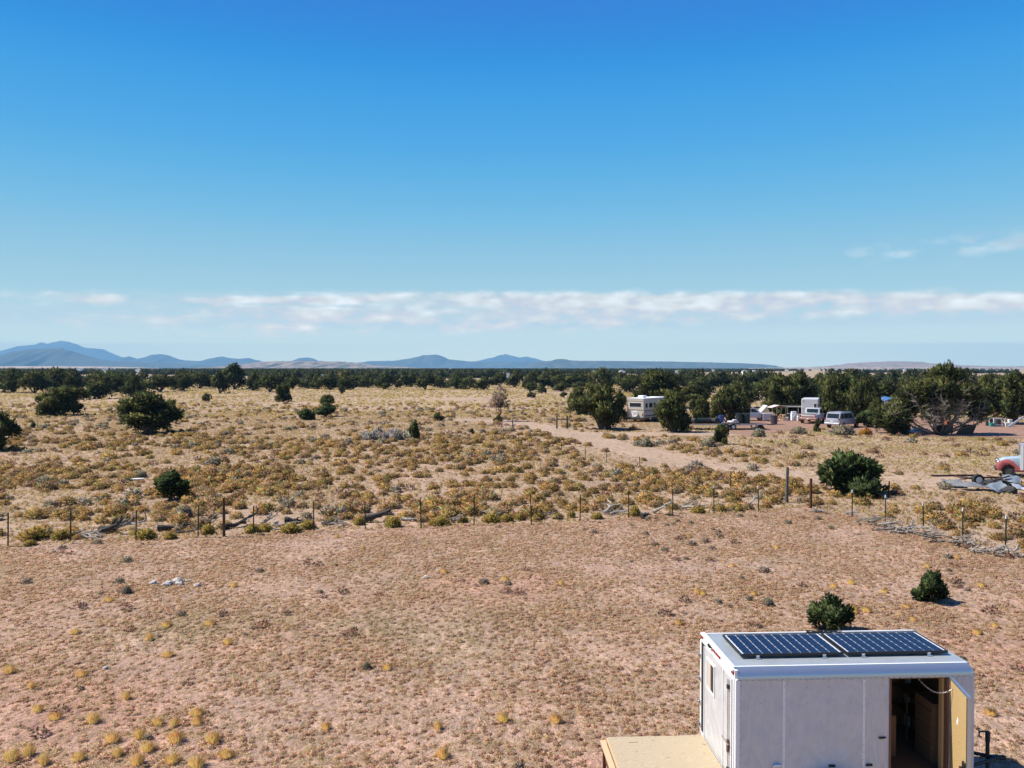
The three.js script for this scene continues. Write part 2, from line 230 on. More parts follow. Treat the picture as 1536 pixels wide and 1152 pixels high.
// ---------------------------------------------------------------- mountains and mesas, each range a real slope many kilometres off
const leafyHill = std(0.055, 0.062, 0.045, 1), sageHill = new THREE.MeshStandardMaterial({ vertexColors: true, roughness: 1 });
function range(label, D, deep, pts, tone, tone2, seed, gully = 0.25, dots = 0) {
  const R = rng(seed);
  const N = Math.max(60, Math.round((pts.at(-1)[0] - pts[0][0]) / 1.6)), K = 26, pos = [], col = [], idx = [];
  const prof = (u) => { let i = 1; while (i < pts.length - 1 && pts[i][0] < u) i++; const a = pts[i - 1], b = pts[i]; let t = clamp((u - a[0]) / (b[0] - a[0])); t = lerp(t, t * t * (3 - 2 * t), 0.6); return lerp(a[1], b[1], t); };
  for (let i = 0; i <= N; i++) {
    const u = lerp(pts[0][0], pts.at(-1)[0], i / N), dx = (u - 768) / F, top = Math.max(0, (552 - prof(u)) / F * D + EYE);
    for (let k = 0; k <= K; k++) {
      const t = k / K, z = D - deep * (0.5 - t) * 1.0, x = dx * D + (t - 0.5) * deep * 0.15;                       // k = 0 is the near foot, the crest lies half-way
      const bump = t < 0.5 ? (t / 0.5) ** 1.35 : ((1 - t) / 0.5) ** 1.2, ridge = Math.abs(perlin.noise(x / (D * 0.022), t * 2.2, seed)) + 0.5 * Math.abs(perlin.noise(x / (D * 0.009), t * 4, seed + 3));
      const h = top * Math.max(0, bump - gully * ridge * Math.sin(Math.PI * Math.min(1, t * 2)) * (t < 0.5 ? 1 : 0.3));
      pos.push(x, h - 1, -z);
      const n = sstep(-0.1, 0.25, fbm(x / (D * 0.012), z / (D * 0.03), seed + 5, 5)), s = dots && R() < dots * (0.5 + n) ? [0.05, 0.06, 0.04] : tone.map((c, q) => lerp(c, tone2[q], n * (1 - 0.35 * t)));
      col.push(...s);
      if (i && k) { const a = (i - 1) * (K + 1) + k - 1, b = i * (K + 1) + k - 1; idx.push(a, b, a + 1, a + 1, b, b + 1); }
    }
  }
  const g = new THREE.BufferGeometry(); g.setAttribute('position', new THREE.Float32BufferAttribute(pos, 3)); g.setAttribute('color', new THREE.Float32BufferAttribute(col, 3)); g.setIndex(idx); g.computeVertexNormals();
  if (g.attributes.normal.getY(Math.floor(K / 4)) < 0) { for (let i = 0; i < idx.length; i += 3) [idx[i + 1], idx[i + 2]] = [idx[i + 2], idx[i + 1]]; g.setIndex(idx); g.computeVertexNormals(); }
  mesh('mountains', g, sageHill, label, 'mountains', V(0, 0, 0), 0, null, 'structure');
}
const PINE = [0.045, 0.055, 0.05], PINE2 = [0.09, 0.10, 0.075], DRY = [0.30, 0.215, 0.165], DRY2 = [0.24, 0.18, 0.14];
range('tallest twin-peaked blue mountain on the far left horizon', 18500, 3400, [[-160, 552], [-90, 540], [-30, 530], [0, 526], [30, 519], [52, 517], [62, 513.5], [72, 515.5], [80, 513.5], [92, 511], [102, 512.5], [113, 515.5], [128, 521.5], [140, 522.5], [154, 523.5], [166, 529], [180, 535], [200, 542], [230, 552]], PINE, PINE2, 11, 0.22);
range('broad flat-topped hill before the tallest mountain', 9200, 2600, [[-150, 552], [-40, 538], [0, 532], [22, 527], [48, 523], [92, 522], [103, 525], [115, 530.5], [130, 536], [150, 539.5], [175, 542], [240, 544.5], [300, 547], [380, 552]], PINE, [0.085, 0.085, 0.07], 12, 0.45);
range('small rounded hills right of the tallest mountain', 13500, 2400, [[150, 552], [172, 541], [184, 536], [194, 534.5], [206, 538], [216, 536], [228, 532], [241, 531], [252, 532.5], [262, 538], [280, 540.5], [300, 541.5], [316, 537.5], [332, 534.5], [346, 537], [358, 538], [372, 537], [386, 540], [402, 545], [420, 552]], PINE, PINE2, 13, 0.25);
range('low domed hill above the tan foothills', 13500, 2000, [[420, 552], [436, 541.5], [450, 537], [460, 536], [468, 537], [478, 541], [500, 543], [520, 552]], PINE, PINE2, 14, 0.2);
range('tan foothills dotted with dark trees', 5200, 1600, [[330, 552], [362, 546], [392, 542.5], [420, 541.5], [470, 541.5], [510, 542], [540, 544], [556, 547.5], [590, 549], [640, 552]], DRY, [0.16, 0.12, 0.09], 15, 0.3, 0.5);
range('long blue hill with a rounded summit left of centre', 12500, 2400, [[500, 552], [536, 544], [556, 541.5], [590, 541], [612, 538], [624, 535.5], [636, 532.5], [655, 531.8], [663, 534], [674, 539], [690, 540.5], [706, 542], [730, 543], [770, 542.5], [810, 542], [860, 545], [920, 552]], PINE, PINE2, 16, 0.25);
range('pale distant pointed mountain near the centre', 18800, 2600, [[690, 552], [716, 541], [738, 536.5], [750, 532.5], [758, 531], [768, 533.5], [780, 536], [790, 534.8], [800, 537], [818, 541.5], [840, 542], [880, 552]], PINE, PINE2, 17, 0.15);
range('long level wooded mesa right of centre', 8500, 1800, [[780, 552], [806, 544], [826, 541], [836, 538.5], [845, 538.2], [856, 540.3], [870, 541], [920, 541.2], [1000, 542], [1060, 543.3], [1110, 544.6], [1140, 545.8], [1160, 548], [1180, 552]], PINE, [0.10, 0.10, 0.08], 18, 0.35);
range('low bare mauve hill on the right horizon', 5600, 1500, [[1190, 552], [1232, 549.6], [1256, 547.4], [1275, 544.6], [1305, 543], [1340, 541.6], [1380, 542.4], [1398, 545], [1416, 546], [1450, 548], [1500, 549.4], [1560, 548.6], [1660, 547], [1800, 552]], [0.25, 0.175, 0.15], DRY2, 19, 0.2, 0.12);
range('thin pale strip of grassland below the mountains at far left', 4300, 900, [[-170, 552], [-80, 549.5], [60, 549], [150, 549.4], [190, 550.4], [240, 552]], [0.42, 0.31, 0.23], DRY, 20, 0.1, 0.1);
range('pale dotted plain below the mauve hill on the right', 4300, 1000, [[1120, 552], [1190, 550.8], [1300, 550.2], [1420, 550.6], [1560, 550.4], [1800, 552]], [0.40, 0.29, 0.21], DRY2, 24, 0.1, 0.3);

// ---------------------------------------------------------------- foliage and grass geometry
function soup() {                                    // triangles with their own normals and colours
  const pos = [], nor = [], col = [];
  return { tri(a, b, c, n, k) { const e = b.clone().sub(a).cross(c.clone().sub(a)); if (e.dot(n) < 0) [b, c] = [c, b]; for (const p of [a, b, c]) { pos.push(p.x, p.y, p.z); nor.push(n.x, n.y, n.z); col.push(k[0], k[1], k[2]); } },
    build() { const g = new THREE.BufferGeometry(); g.setAttribute('position', new THREE.Float32BufferAttribute(pos, 3)); g.setAttribute('normal', new THREE.Float32BufferAttribute(nor, 3)); g.setAttribute('color', new THREE.Float32BufferAttribute(col, 3)); return g; } };
}
const ball = (R) => { const z = R() * 2 - 1, a = R() * 6.2832, s = Math.sqrt(1 - z * z); return V(s * Math.cos(a), z, s * Math.sin(a)); };
// a crown: lobes [x, y, z, rx, ry, rz], each covered with small clumps of sprigs, so that hollows and gaps are left between the clumps
function crown(lobes, nClumps, perClump, sprig, seed, tones = [[0.096, 0.110, 0.038], [0.147, 0.151, 0.051], [0.061, 0.072, 0.031]], clump = 0.16) {
  const R = rng(seed), S = soup(), area = lobes.map((l) => (l[3] * l[4] + l[4] * l[5] + l[3] * l[5])), total = area.reduce((a, b) => a + b, 0);
  for (let i = 0; i < nClumps; i++) {
    let r = R() * total, j = 0; while (j < lobes.length - 1 && r > area[j]) r -= area[j++];
    const [lx, ly, lz, rx, ry, rz] = lobes[j], d = ball(R); if (d.y < -0.55 && R() < 0.6) d.y *= -1;
    const depth = i % 4 === 0 ? 0.35 + 0.4 * R() : 0.72 + 0.44 * R() + (R() < 0.12 ? 0.22 : 0), c = V(lx + d.x * rx * depth, Math.max(0.02, ly + d.y * ry * depth), lz + d.z * rz * depth), cr = clump * (0.6 + 0.8 * R());
    const out = V(d.x / rx, d.y / ry, d.z / rz).normalize(), tone = tones[Math.floor(R() * tones.length)], br = 0.6 + 0.8 * R();
    for (let k = 0; k < perClump; k++) {
      const e = ball(R), p = c.clone().addScaledVector(e, cr * Math.cbrt(R()) ); p.y = Math.max(0.01, p.y);
      const dir = out.clone().multiplyScalar(0.55).addScaledVector(e, 0.8).addScaledVector(V(0, 1, 0), 0.35).normalize(), t = ball(R).cross(dir).normalize(), s = sprig * (0.6 + 0.8 * R());
      const n = out.clone().multiplyScalar(0.5).addScaledVector(e, 0.75).addScaledVector(ball(R), 0.4).normalize(), kc = tone.map((q) => q * br * (0.8 + 0.4 * R()));
      const tip = p.clone().addScaledVector(dir, s), w = t.clone().multiplyScalar(s * 0.32), t2 = t.clone().cross(dir).multiplyScalar(s * 0.3);
      S.tri(p.clone().add(w), p.clone().sub(w), tip, n, kc);
      S.tri(p.clone().add(t2).addScaledVector(dir, s * 0.15), p.clone().sub(t2).addScaledVector(dir, s * 0.15), tip.clone().addScaledVector(dir, s * 0.1), n, kc);
    }
  }
  return S.build();
}
function trunkGeo(lobes, seed, r = 0.035) {
  const R = rng(seed), out = [];
  for (const l of lobes) { const e = V(l[0], l[1], l[2]), m = V(l[0] * 0.35 + (R() - 0.5) * 0.08, l[1] * 0.45, l[2] * 0.35 + (R() - 0.5) * 0.08), b = V((R() - 0.5) * 0.06, -0.01, (R() - 0.5) * 0.06); out.push(limb([b, m, e], r, r * 0.35, 5)); for (let k = 0; k < 3; k++) { const q = e.clone().add(V((R() - 0.5) * l[3] * 1.6, (R() - 0.2) * l[4], (R() - 0.5) * l[5] * 1.6)); out.push(limb([m.clone().lerp(e, 0.5 + 0.2 * k), q], r * 0.4, r * 0.12, 4)); } }
  return out;
}
function makeLobes(seed, n, wide, lift = 0.1) {          // a juniper outline one unit high and about «wide» across
  const R = rng(seed), L = [[0, 0.52 + lift, 0, wide * 0.24, 0.36, wide * 0.24]];
  for (let i = 0; i < n; i++) { const a = i / n * 6.283 + R() * 0.9, r = wide * (0.16 + 0.22 * R()), h = 0.14 + lift * 0.6 + R() * 0.52; L.push([Math.cos(a) * r, h, Math.sin(a) * r, wide * (0.09 + 0.13 * R()), 0.10 + 0.15 * R(), wide * (0.09 + 0.13 * R())]); }
  return L;
}
const big = [0, 1, 2, 3, 4].map((i) => { const L = makeLobes(100 + i * 7, 7 + (i % 3), [1.25, 1.5, 1.1, 1.35, 1.6][i], [0.08, 0.04, 0.12, 0.06, 0.1][i]); return { crown: crown(L, 720, 15, 0.055, 200 + i, undefined, 0.062), trunk: merge(trunkGeo(L, 300 + i, 0.03)), wide: [1.25, 1.5, 1.1, 1.35, 1.6][i] }; });
const mid = [0, 1, 2, 3, 4, 5].map((i) => { const w = [1.2, 1.5, 1.05, 1.4, 1.7, 0.9][i], L = makeLobes(500 + i * 5, 5 + (i % 3), w, [0.06, 0.02, 0.1, 0.04, 0.08, 0.05][i]); return { crown: crown(L, 190, 12, 0.085, 600 + i, [[0.079, 0.095, 0.036], [0.122, 0.128, 0.046], [0.052, 0.064, 0.028]], 0.11), trunk: merge(trunkGeo(L, 700 + i, 0.03)), wide: w }; });
const shrubProto = [0, 1, 2].map((i) => { const L = makeLobes(800 + i, 6, [1.1, 1.25, 1.0][i], -0.02); return { crown: crown(L, 420, 14, 0.10, 820 + i, [[0.070, 0.100, 0.038], [0.109, 0.138, 0.054], [0.046, 0.067, 0.031]], 0.07), trunk: merge(trunkGeo(L, 840 + i, 0.025)), wide: [1.1, 1.25, 1.0][i] }; });
// a tuft of n thin blades, one unit high
function tuft(n, spread, width, seed, low, tip, lean = 0.7) {
  const R = rng(seed), S = soup();
  for (let i = 0; i < n; i++) {
    const a = R() * 6.283, r = spread * 0.35 * Math.sqrt(R()), out = V(Math.cos(a), 0, Math.sin(a)), b = out.clone().multiplyScalar(r), h = 0.45 + 0.55 * R(), l = lean * R(), t = V(-out.z, 0, out.x).multiplyScalar(width * (0.6 + 0.8 * R()));
    const top = b.clone().addScaledVector(out, spread * l).add(V((R() - 0.5) * 0.15, h, (R() - 0.5) * 0.15)), k = low.map((q, c) => lerp(q, tip[c], R()) * (0.75 + 0.5 * R())), n1 = V(0, 0.7, 0).addScaledVector(out, 0.6).addScaledVector(ball(R), 0.35).normalize();
    S.tri(b.clone().add(t), b.clone().sub(t), top, n1, k);
  }
  return S.build();
}
// a rounded twiggy clump (snakeweed, rabbitbrush, sage), one unit high
function clumpGeo(n, wide, seed, tones, sprig = 0.14) {
  const R = rng(seed), S = soup();
  for (let i = 0; i < n; i++) {
    const d = ball(R); d.y = Math.abs(d.y); const q = 0.55 + 0.5 * R(), p = V(d.x * wide * 0.5 * q, d.y * 0.92 * q, d.z * wide * 0.5 * q), dir = d.clone().addScaledVector(V(0, 1, 0), 0.5).addScaledVector(ball(R), 0.4).normalize(), t = ball(R).cross(dir).normalize().multiplyScalar(sprig * 0.35), s = sprig * (0.6 + 0.9 * R());
    const tone = tones[Math.floor(R() * tones.length)], k = tone.map((c) => c * (0.7 + 0.6 * R())), nn = d.clone().multiplyScalar(0.7).addScaledVector(ball(R), 0.5).normalize();
    S.tri(p.clone().add(t), p.clone().sub(t), p.clone().addScaledVector(dir, s), nn, k);
    if (i % 3 === 0) S.tri(V(0.02, 0, 0), V(-0.02, 0, 0.02), p, nn, tone.map((c) => c * 0.6));
  }
  return S.build();
}
const TONE = { snake: [[0.38, 0.25, 0.085], [0.45, 0.30, 0.10], [0.27, 0.175, 0.068], [0.38, 0.27, 0.125]], rabbit: [[0.33, 0.245, 0.065], [0.40, 0.29, 0.075], [0.23, 0.175, 0.055]], sage: [[0.27, 0.235, 0.175], [0.33, 0.29, 0.215], [0.20, 0.175, 0.125]], twig: [[0.25, 0.16, 0.115], [0.31, 0.20, 0.14], [0.18, 0.11, 0.085]], gold: [[0.46, 0.31, 0.11], [0.56, 0.40, 0.17]] };
function scatter(name, label, proto, m, list) {       // list of [x, z, height, width, r, g, b]; nobody could count these
  const o = new THREE.InstancedMesh(proto, m, list.length), q = new THREE.Object3D(), c = new THREE.Color(), R = rng(list.length + 3);
  list.forEach((p, i) => { q.position.set(p[0], p[7] ?? 0, p[1]); q.rotation.set((R() - 0.5) * 0.2, R() * 6.283, (R() - 0.5) * 0.2); q.scale.set(p[3], p[2], p[3] * (0.85 + 0.3 * R())); q.updateMatrix(); o.setMatrixAt(i, q.matrix); o.setColorAt(i, c.setRGB(p[4], p[5], p[6])); });
  o.name = numbered(name); shade(o); scene.add(o); return tag(o, label, null, null, 'stuff');
}
const spot = (R, z0, z1, margin = 1.08) => { const z = -Math.sqrt(lerp(z0 * z0, z1 * z1, R())), x = (R() * 2 - 1) * -z * 0.64 * margin; return [x, z]; };

// ---------------------------------------------------------------- grass and brush nobody could count
{
  const R = rng(77), lists = { turf: [], turfB: [], straw: [], snake: [], snakeB: [], sage: [], twig: [], strawFar: [] };
  // short grazed turf inside the fence
  for (let i = 0; i < 170000; i++) {
    const [x, z] = spot(R, 10.5, 41); if (z < fenceZ(x) - 0.3 || bare(x, z)) continue;
    const n = fbm(x * 0.35, z * 0.35, 12, 4), g = fbm(x * 0.12, z * 0.12 + 60, 9, 4), red = fbm(x * 0.09 + 40, z * 0.09, 5, 5); if (R() > 0.66 + 0.9 * n - 0.25 * sstep(0.05, 0.3, red) + 0.3 * g) continue;
    const s = 0.6 + 0.8 * R() + 0.5 * n, b = 0.8 + 0.45 * R(), gr = sstep(0.1, 0.35, g);
    const mound = R() < 0.36; (mound ? lists.turf : lists.turfB).push([x, z, (mound ? 0.036 : 0.022) * s, (mound ? 0.074 : 0.09) * s, b * lerp(1.06, 0.96, gr), b * lerp(0.96, 0.96, gr), b * lerp(0.90, 0.88, gr)]);
  }
  // taller straw grass beyond it
  for (let i = 0; i < 150000; i++) {
    const [x, z] = spot(R, 27, 125); if (z > fenceZ(x) + 0.2 || bare(x, z)) continue;
    const n = fbm(x * 0.14, z * 0.14, 22, 4); if (R() > 0.60 + 1.5 * n) continue;
    const s = 0.7 + 0.8 * R(), b = 0.85 + 0.35 * R(), rightSide = sstep(14, 24, x - (-z - 45) * 0.05) * sstep(-44, -55, z), gr = rightSide * sstep(-0.1, 0.25, fbm(x * 0.1, z * 0.2, 3, 3));
    if (polyDist(roadPts, x, z) < 4.2 && R() < 0.65) continue; lists.straw.push([x, z, 0.085 * s, 0.24 * s, b * lerp(1, 0.92, gr), b * lerp(1, 1.06, gr), b * lerp(1, 0.8, gr)]);
  }
  for (let i = 0; i < 90000; i++) { const [x, z] = spot(R, 110, 420); const n = fbm(x * 0.05, z * 0.05, 25, 4); if (R() > 0.55 + 1.3 * n || bare(x, z)) continue; const s = 0.8 + 0.9 * R(), b = 0.82 + 0.35 * R(); lists.strawFar.push([x, z, 0.2 * s, 0.6 * s, b, b, b]); }
  // ochre snakeweed, grey sage and dry twiggy weeds
  for (let i = 0; i < 34000; i++) {
    const [x, z] = spot(R, 27, 150); if (z > fenceZ(x) - 0.5 || bare(x, z) || polyDist(roadPts, x, z) < 2.2) continue;
    const n = fbm(x * 0.075, z * 0.075, 31, 4), d = -z, left = sstep(26, 10, x + (d - 45) * 0.1), band = Math.max(1.0 * sstep(33, 38, d) * sstep(58, 48, d), 0.46 * sstep(50, 58, d) * sstep(96, 72, d), 0.07) * lerp(0.05, 1, left), near = sstep(44, 36, d) * (x > 12 ? 0.62 : 0.3);
    const pr = Math.max(band, near) * clamp(0.60 + 2.2 * n, 0.02, 0.97); if (R() > pr) continue;
    const s = 0.42 + 0.95 * R() * R() + 0.4 * R(), b = 0.75 + 0.55 * R(), hue = R();
    (R() < 0.5 ? lists.snake : lists.snakeB).push([x, z, 0.36 * s, 0.62 * s, b * (hue < 0.3 ? 1.06 : 1), b, b * (hue > 0.7 ? 1.4 : 1)]);
  }
  for (let i = 0; i < 2600; i++) { const [x, z] = spot(R, 28, 130); if (z > fenceZ(x) - 0.6 || bare(x, z) || (x > 14 && R() < 0.75) || R() > 0.14 + 1.3 * fbm(x * 0.08, z * 0.08, 41, 3)) continue; const s = 0.5 + 0.9 * R(), b = 0.75 + 0.4 * R(); lists.sage.push([x, z, 0.36 * s, 0.6 * s, b, b, b]); }
  for (let i = 0; i < 1500; i++) { const [x, z] = spot(R, 11.5, 40); if (z < fenceZ(x) + 0.4 || bare(x, z) || R() > 0.10 + 1.5 * fbm(x * 0.22, z * 0.22, 44, 3)) continue; const s = 0.4 + 0.7 * R(), b = 0.7 + 0.4 * R(); (R() < 0.55 ? lists.twig : lists.sage).push([x, z, 0.17 * s, 0.30 * s, b, b * 0.96, b]); }
  for (let i = 0; i < 2500; i++) { const [x, z] = spot(R, 28, 150); if (z > fenceZ(x) - 0.6 || bare(x, z) || R() > 0.4) continue; const s = 0.5 + 0.8 * R(), b = 0.7 + 0.4 * R(); lists.twig.push([x, z, 0.3 * s, 0.5 * s, b, b, b]); }
  const dry = [0.30, 0.215, 0.125], dryTip = [0.46, 0.345, 0.205];
  scatter('short_grass', 'short dry greyish grass covering the yard inside the fence', clumpGeo(46, 1.1, 1, [[0.55, 0.405, 0.275], [0.63, 0.475, 0.33], [0.43, 0.305, 0.205], [0.58, 0.43, 0.295]], 0.42), M.blade, lists.turf);
  scatter('short_grass', 'sparse flattened straw litter between the short grass in the yard', tuft(12, 1.0, 0.06, 2, [0.40, 0.29, 0.18], [0.58, 0.44, 0.275], 1.1), M.blade, lists.turfB);
  scatter('straw_grass', 'straw coloured range grass beyond the post fence', tuft(18, 0.6, 0.07, 3, [0.38, 0.26, 0.12], [0.60, 0.42, 0.195], 0.8), M.blade, lists.straw);
  scatter('straw_grass', 'pale straw grass of the far range before the woods', tuft(14, 0.6, 0.09, 4, [0.36, 0.245, 0.11], [0.54, 0.38, 0.185], 0.8), M.blade, lists.strawFar);
  scatter('snakeweed', 'ochre brown snakeweed brush in dense patches beyond the fence', clumpGeo(300, 1.0, 5, TONE.snake, 0.17), M.leaf, lists.snake);
  scatter('snakeweed', 'olive tinted snakeweed brush mixed into the patches beyond the fence', clumpGeo(280, 1.15, 6, [...TONE.snake, [0.34, 0.25, 0.085]], 0.19), M.leaf, lists.snakeB);
  scatter('sagebrush', 'small grey sagebrush dotted over the range', clumpGeo(120, 1.1, 7, TONE.sage, 0.26), M.leaf, lists.sage);
  scatter('dry_weeds', 'brown leafless weeds dotted over the range and yard', clumpGeo(55, 1.2, 8, TONE.twig, 0.3), M.leaf, lists.twig);
}
// the wood on the plain, which reads as one dark band
const white = [[119, 557.5, 10], [146, 556.6, 9], [157, 556.6, 7], [168, 557, 9], [193, 557.5, 6], [207, 559.5, 7], [233, 557, 8], [346, 560, 6], [441, 555.3, 4], [484, 568.3, 11], [677, 555.2, 5], [753, 573.5, 6], [762, 574, 5], [892, 567, 8], [933, 566, 9], [1016, 565, 9], [1069, 556.5, 3], [1071, 563.5, 5], [1117, 565.5, 8], [1131, 567, 10], [1180, 558.5, 5], [1358, 557, 4]];
{
  const R = rng(99), near = [[], [], []], proto = [0, 1, 2].map((i) => merge(crown(makeLobes(900 + i, 5, [1.3, 1.6, 1.15][i], 0.02), 70, 7, 0.16, 950 + i, [[0.064, 0.079, 0.036], [0.092, 0.102, 0.045], [0.045, 0.056, 0.028]], 0.16)));
  const W = white.map(([u, v, w]) => { const p = at(u, v); return { a: p.x / -p.z, d: -p.z, h: (w / 2 + 3) / F }; });
  const add = (n, z0, z1, thr, s0, open2 = 0) => { for (let i = 0; i < n; i++) { const [x, z] = spot(R, z0, z1, 1.15), d = -z, a = x / d; const open = fbm(x * 0.0045, z * 0.0030, 51, 4) + 0.16 * sstep(-0.05, 0.35, a); if (open + 0.22 * sstep(1000, 2200, d) * sstep(0.12, 0.45, a) > thr || W.some((w) => Math.abs(a - w.a) < w.h && d < w.d + 6 && d > w.d * 0.55)) continue; const h = s0 * (0.6 + 0.65 * R()), b = 0.6 + 0.85 * R() * R() + 0.15 * R(), yl = R() < 0.2 ? 1.35 : 1; near[Math.floor(R() * 3)].push([x, z, h, h * (0.85 + 0.4 * R()), b * yl, b * (0.5 + 0.5 * yl), b]); } };
  add(1000, 270, 420, 0.04, 4.6); add(8000, 420, 1000, 0.0, 4.4); add(26000, 1000, 2600, 0.05, 4.2); add(30000, 2600, 5200, 0.10, 4.2);
  near.forEach((l, i) => scatter('woodland', ['dark juniper woodland filling the plain below the mountains', 'broad junipers within the dark woodland band on the plain', 'narrow junipers within the dark woodland band on the plain'][i], proto[i], M.leaf, l));
}

// ---------------------------------------------------------------- the white cargo trailer (local x along its length, local z towards the camera)
const TR = { c: V(5.113, 0, -12.877), yaw: 0.05 };
{
  const t = thing('cargo_trailer', 'white enclosed cargo trailer with two solar panels on its roof and an open side door', 'trailer', TR.c, TR.yaw);
  const Lr = -1.83, Lf = 1.83, W = 0.895, Z0 = 0.50, CAP = 2.06, TOP = 2.2, FLAT = 0.765, D0 = 0.543, D1 = 1.402, DT = 2.035;
  // floor and chassis
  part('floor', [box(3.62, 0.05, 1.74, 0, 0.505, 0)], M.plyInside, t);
  part('chassis', [box(3.66, 0.10, 0.06, 0, 0.43, 0.55), box(3.66, 0.10, 0.06, 0, 0.43, -0.55), ...[-1.7, -0.9, 0, 0.9, 1.7].map((x) => box(0.06, 0.08, 1.7, x, 0.435, 0))], M.black, t);
  const tongue = part('tongue', [rod(V(1.5, 0.40, 0.6), V(2.75, 0.34, 0.04), 0.03), rod(V(1.5, 0.40, -0.6), V(2.75, 0.34, -0.04), 0.03), rbox(0.16, 0.06, 0.09, 0.02, 2.78, 0.35, 0)], M.black, t);
  part('coupler', [rbox(0.12, 0.07, 0.08, 0.03, 2.90, 0.34, 0)], M.black, tongue);
  part('jack', [cyl(0.03, 0.03, 0.66, 2.65, 0.36, 0.0, 12), cyl(0.038, 0.038, 0.16, 2.65, 0.69, 0, 12), box(0.15, 0.022, 0.022, 2.575, 0.775, 0), cyl(0.012, 0.012, 0.10, 2.505, 0.74, 0, 8), cyl(0.09, 0.09, 0.02, 2.65, 0.03, 0, 14)], M.black, t);
  for (const s of [1, -1]) for (const x of [-0.36]) {
    const w = part('wheel', [cyl(0.3, 0.3, 0.18, x, 0.3, s * 0.98, 26, Math.PI / 2)], M.rubber, t);
    part('rim', [cyl(0.17, 0.17, 0.19, x, 0.3, s * 0.985, 18, Math.PI / 2), cyl(0.04, 0.04, 0.22, x, 0.3, s * 0.985, 10, Math.PI / 2)], M.whitePlain, w);
    const arch = []; for (let i = 0; i <= 10; i++) { const a = Math.PI * i / 10; arch.push([Math.cos(a) * 0.43, Math.sin(a) * 0.36]); } for (let i = 10; i >= 0; i--) { const a = Math.PI * i / 10; arch.push([Math.cos(a) * 0.40, Math.sin(a) * 0.335]); }
    part('fender', [prism(arch, 0.24).translate(x, 0.34, s * 1.02)], M.silver, t);
  }
  // near side: sheets of skin that meet at seams, rows of screws, bottom rail, corner trim
  const seams = [[Lr + 0.06, -1.098], [-1.094, 0.124], [0.128, D0 - 0.02]];
  for (const [a, b] of seams) { const g = new THREE.BoxGeometry(b - a, CAP - 0.58, 0.006, 14, 14, 1), p = g.attributes.position; for (let i = 0; i < p.count; i++) p.setZ(i, p.getZ(i) + 0.022 * fbm(p.getX(i) * 2.2 + a, p.getY(i) * 2.2, 5, 2) * (1 - (2 * p.getX(i) / (b - a)) ** 6)); g.computeVertexNormals(); part('wall_panel', [g.translate((a + b) / 2, (CAP + 0.58) / 2, W)], M.white, t); }
  part('wall_panel', [box(Lf - 0.06 - D1 - 0.03, CAP - 0.58, 0.006, (Lf - 0.06 + D1 + 0.03) / 2, (CAP + 0.58) / 2, W)], M.white, t);
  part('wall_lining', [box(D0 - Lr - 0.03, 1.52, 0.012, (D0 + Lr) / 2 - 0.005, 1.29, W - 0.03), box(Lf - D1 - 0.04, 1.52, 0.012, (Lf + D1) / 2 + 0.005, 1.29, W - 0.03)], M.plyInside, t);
  for (const x of [-1.096, 0.126]) part('wall_seam', [box(0.035, CAP - 0.6, 0.006, x, 1.33, W + 0.006)], M.whitePlain, t);
  const screws = []; for (const x of [-1.75, -1.45, -1.096, -0.75, -0.42, -0.08, 0.126, 0.43]) for (let y = 0.7; y < 2.04; y += x === -1.096 || x === 0.126 || x === -1.75 ? 0.115 : 1.0) for (const yy of [y, x === -1.75 ? y : 2.03, x === -1.75 ? y : 1.93]) screws.push(cyl(0.0045, 0.0045, 0.006, x, yy, W + 0.010, 6, Math.PI / 2));
  part('screws', screws, M.dark, t);
  part('bottom_rail', [box(3.56, 0.14, 0.03, 0, 0.51, W - 0.005), box(3.56, 0.14, 0.03, 0, 0.51, -W + 0.005)], M.silver, t);
  part('corner_post', [rbox(0.07, CAP - 0.46, 0.05, 0.012, Lr + 0.03, (CAP + 0.46) / 2, W - 0.012)], M.whitePlain, t);
  // rounded front corners and front wall
  for (const s of [1, -1]) part('corner_post', [cyl(0.075, 0.075, CAP - 0.46, Lf - 0.035, (CAP + 0.46) / 2, s * (W - 0.068), 20)], M.white, t);
  part('front_wall', [box(0.02, CAP - 0.46, 2 * W - 0.14, Lf + 0.03, (CAP + 0.46) / 2, 0)], M.white, t);
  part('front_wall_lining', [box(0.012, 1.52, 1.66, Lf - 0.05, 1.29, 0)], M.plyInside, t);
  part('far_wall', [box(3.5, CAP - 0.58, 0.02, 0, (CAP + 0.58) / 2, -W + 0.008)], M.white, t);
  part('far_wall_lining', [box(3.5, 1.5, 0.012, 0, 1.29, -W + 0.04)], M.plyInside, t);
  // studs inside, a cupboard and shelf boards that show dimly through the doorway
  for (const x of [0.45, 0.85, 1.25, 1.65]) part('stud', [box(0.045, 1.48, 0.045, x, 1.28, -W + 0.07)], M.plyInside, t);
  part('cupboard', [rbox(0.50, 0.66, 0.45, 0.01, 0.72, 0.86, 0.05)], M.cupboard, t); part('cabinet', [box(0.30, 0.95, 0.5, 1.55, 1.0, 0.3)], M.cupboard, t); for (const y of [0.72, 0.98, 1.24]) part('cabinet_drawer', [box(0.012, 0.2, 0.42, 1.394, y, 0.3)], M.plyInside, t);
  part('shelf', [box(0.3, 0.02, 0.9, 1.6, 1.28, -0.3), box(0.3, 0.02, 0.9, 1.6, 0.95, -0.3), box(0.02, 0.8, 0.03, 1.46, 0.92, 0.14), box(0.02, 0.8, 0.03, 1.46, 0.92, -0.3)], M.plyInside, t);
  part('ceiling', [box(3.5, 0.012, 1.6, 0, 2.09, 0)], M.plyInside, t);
  // roof: flat sheet, rounded caps along both long edges and the front, drip rail, flange line
  part('roof', [box(3.66, 0.02, 2 * FLAT, 0, TOP - 0.01, 0)], M.roof, t);
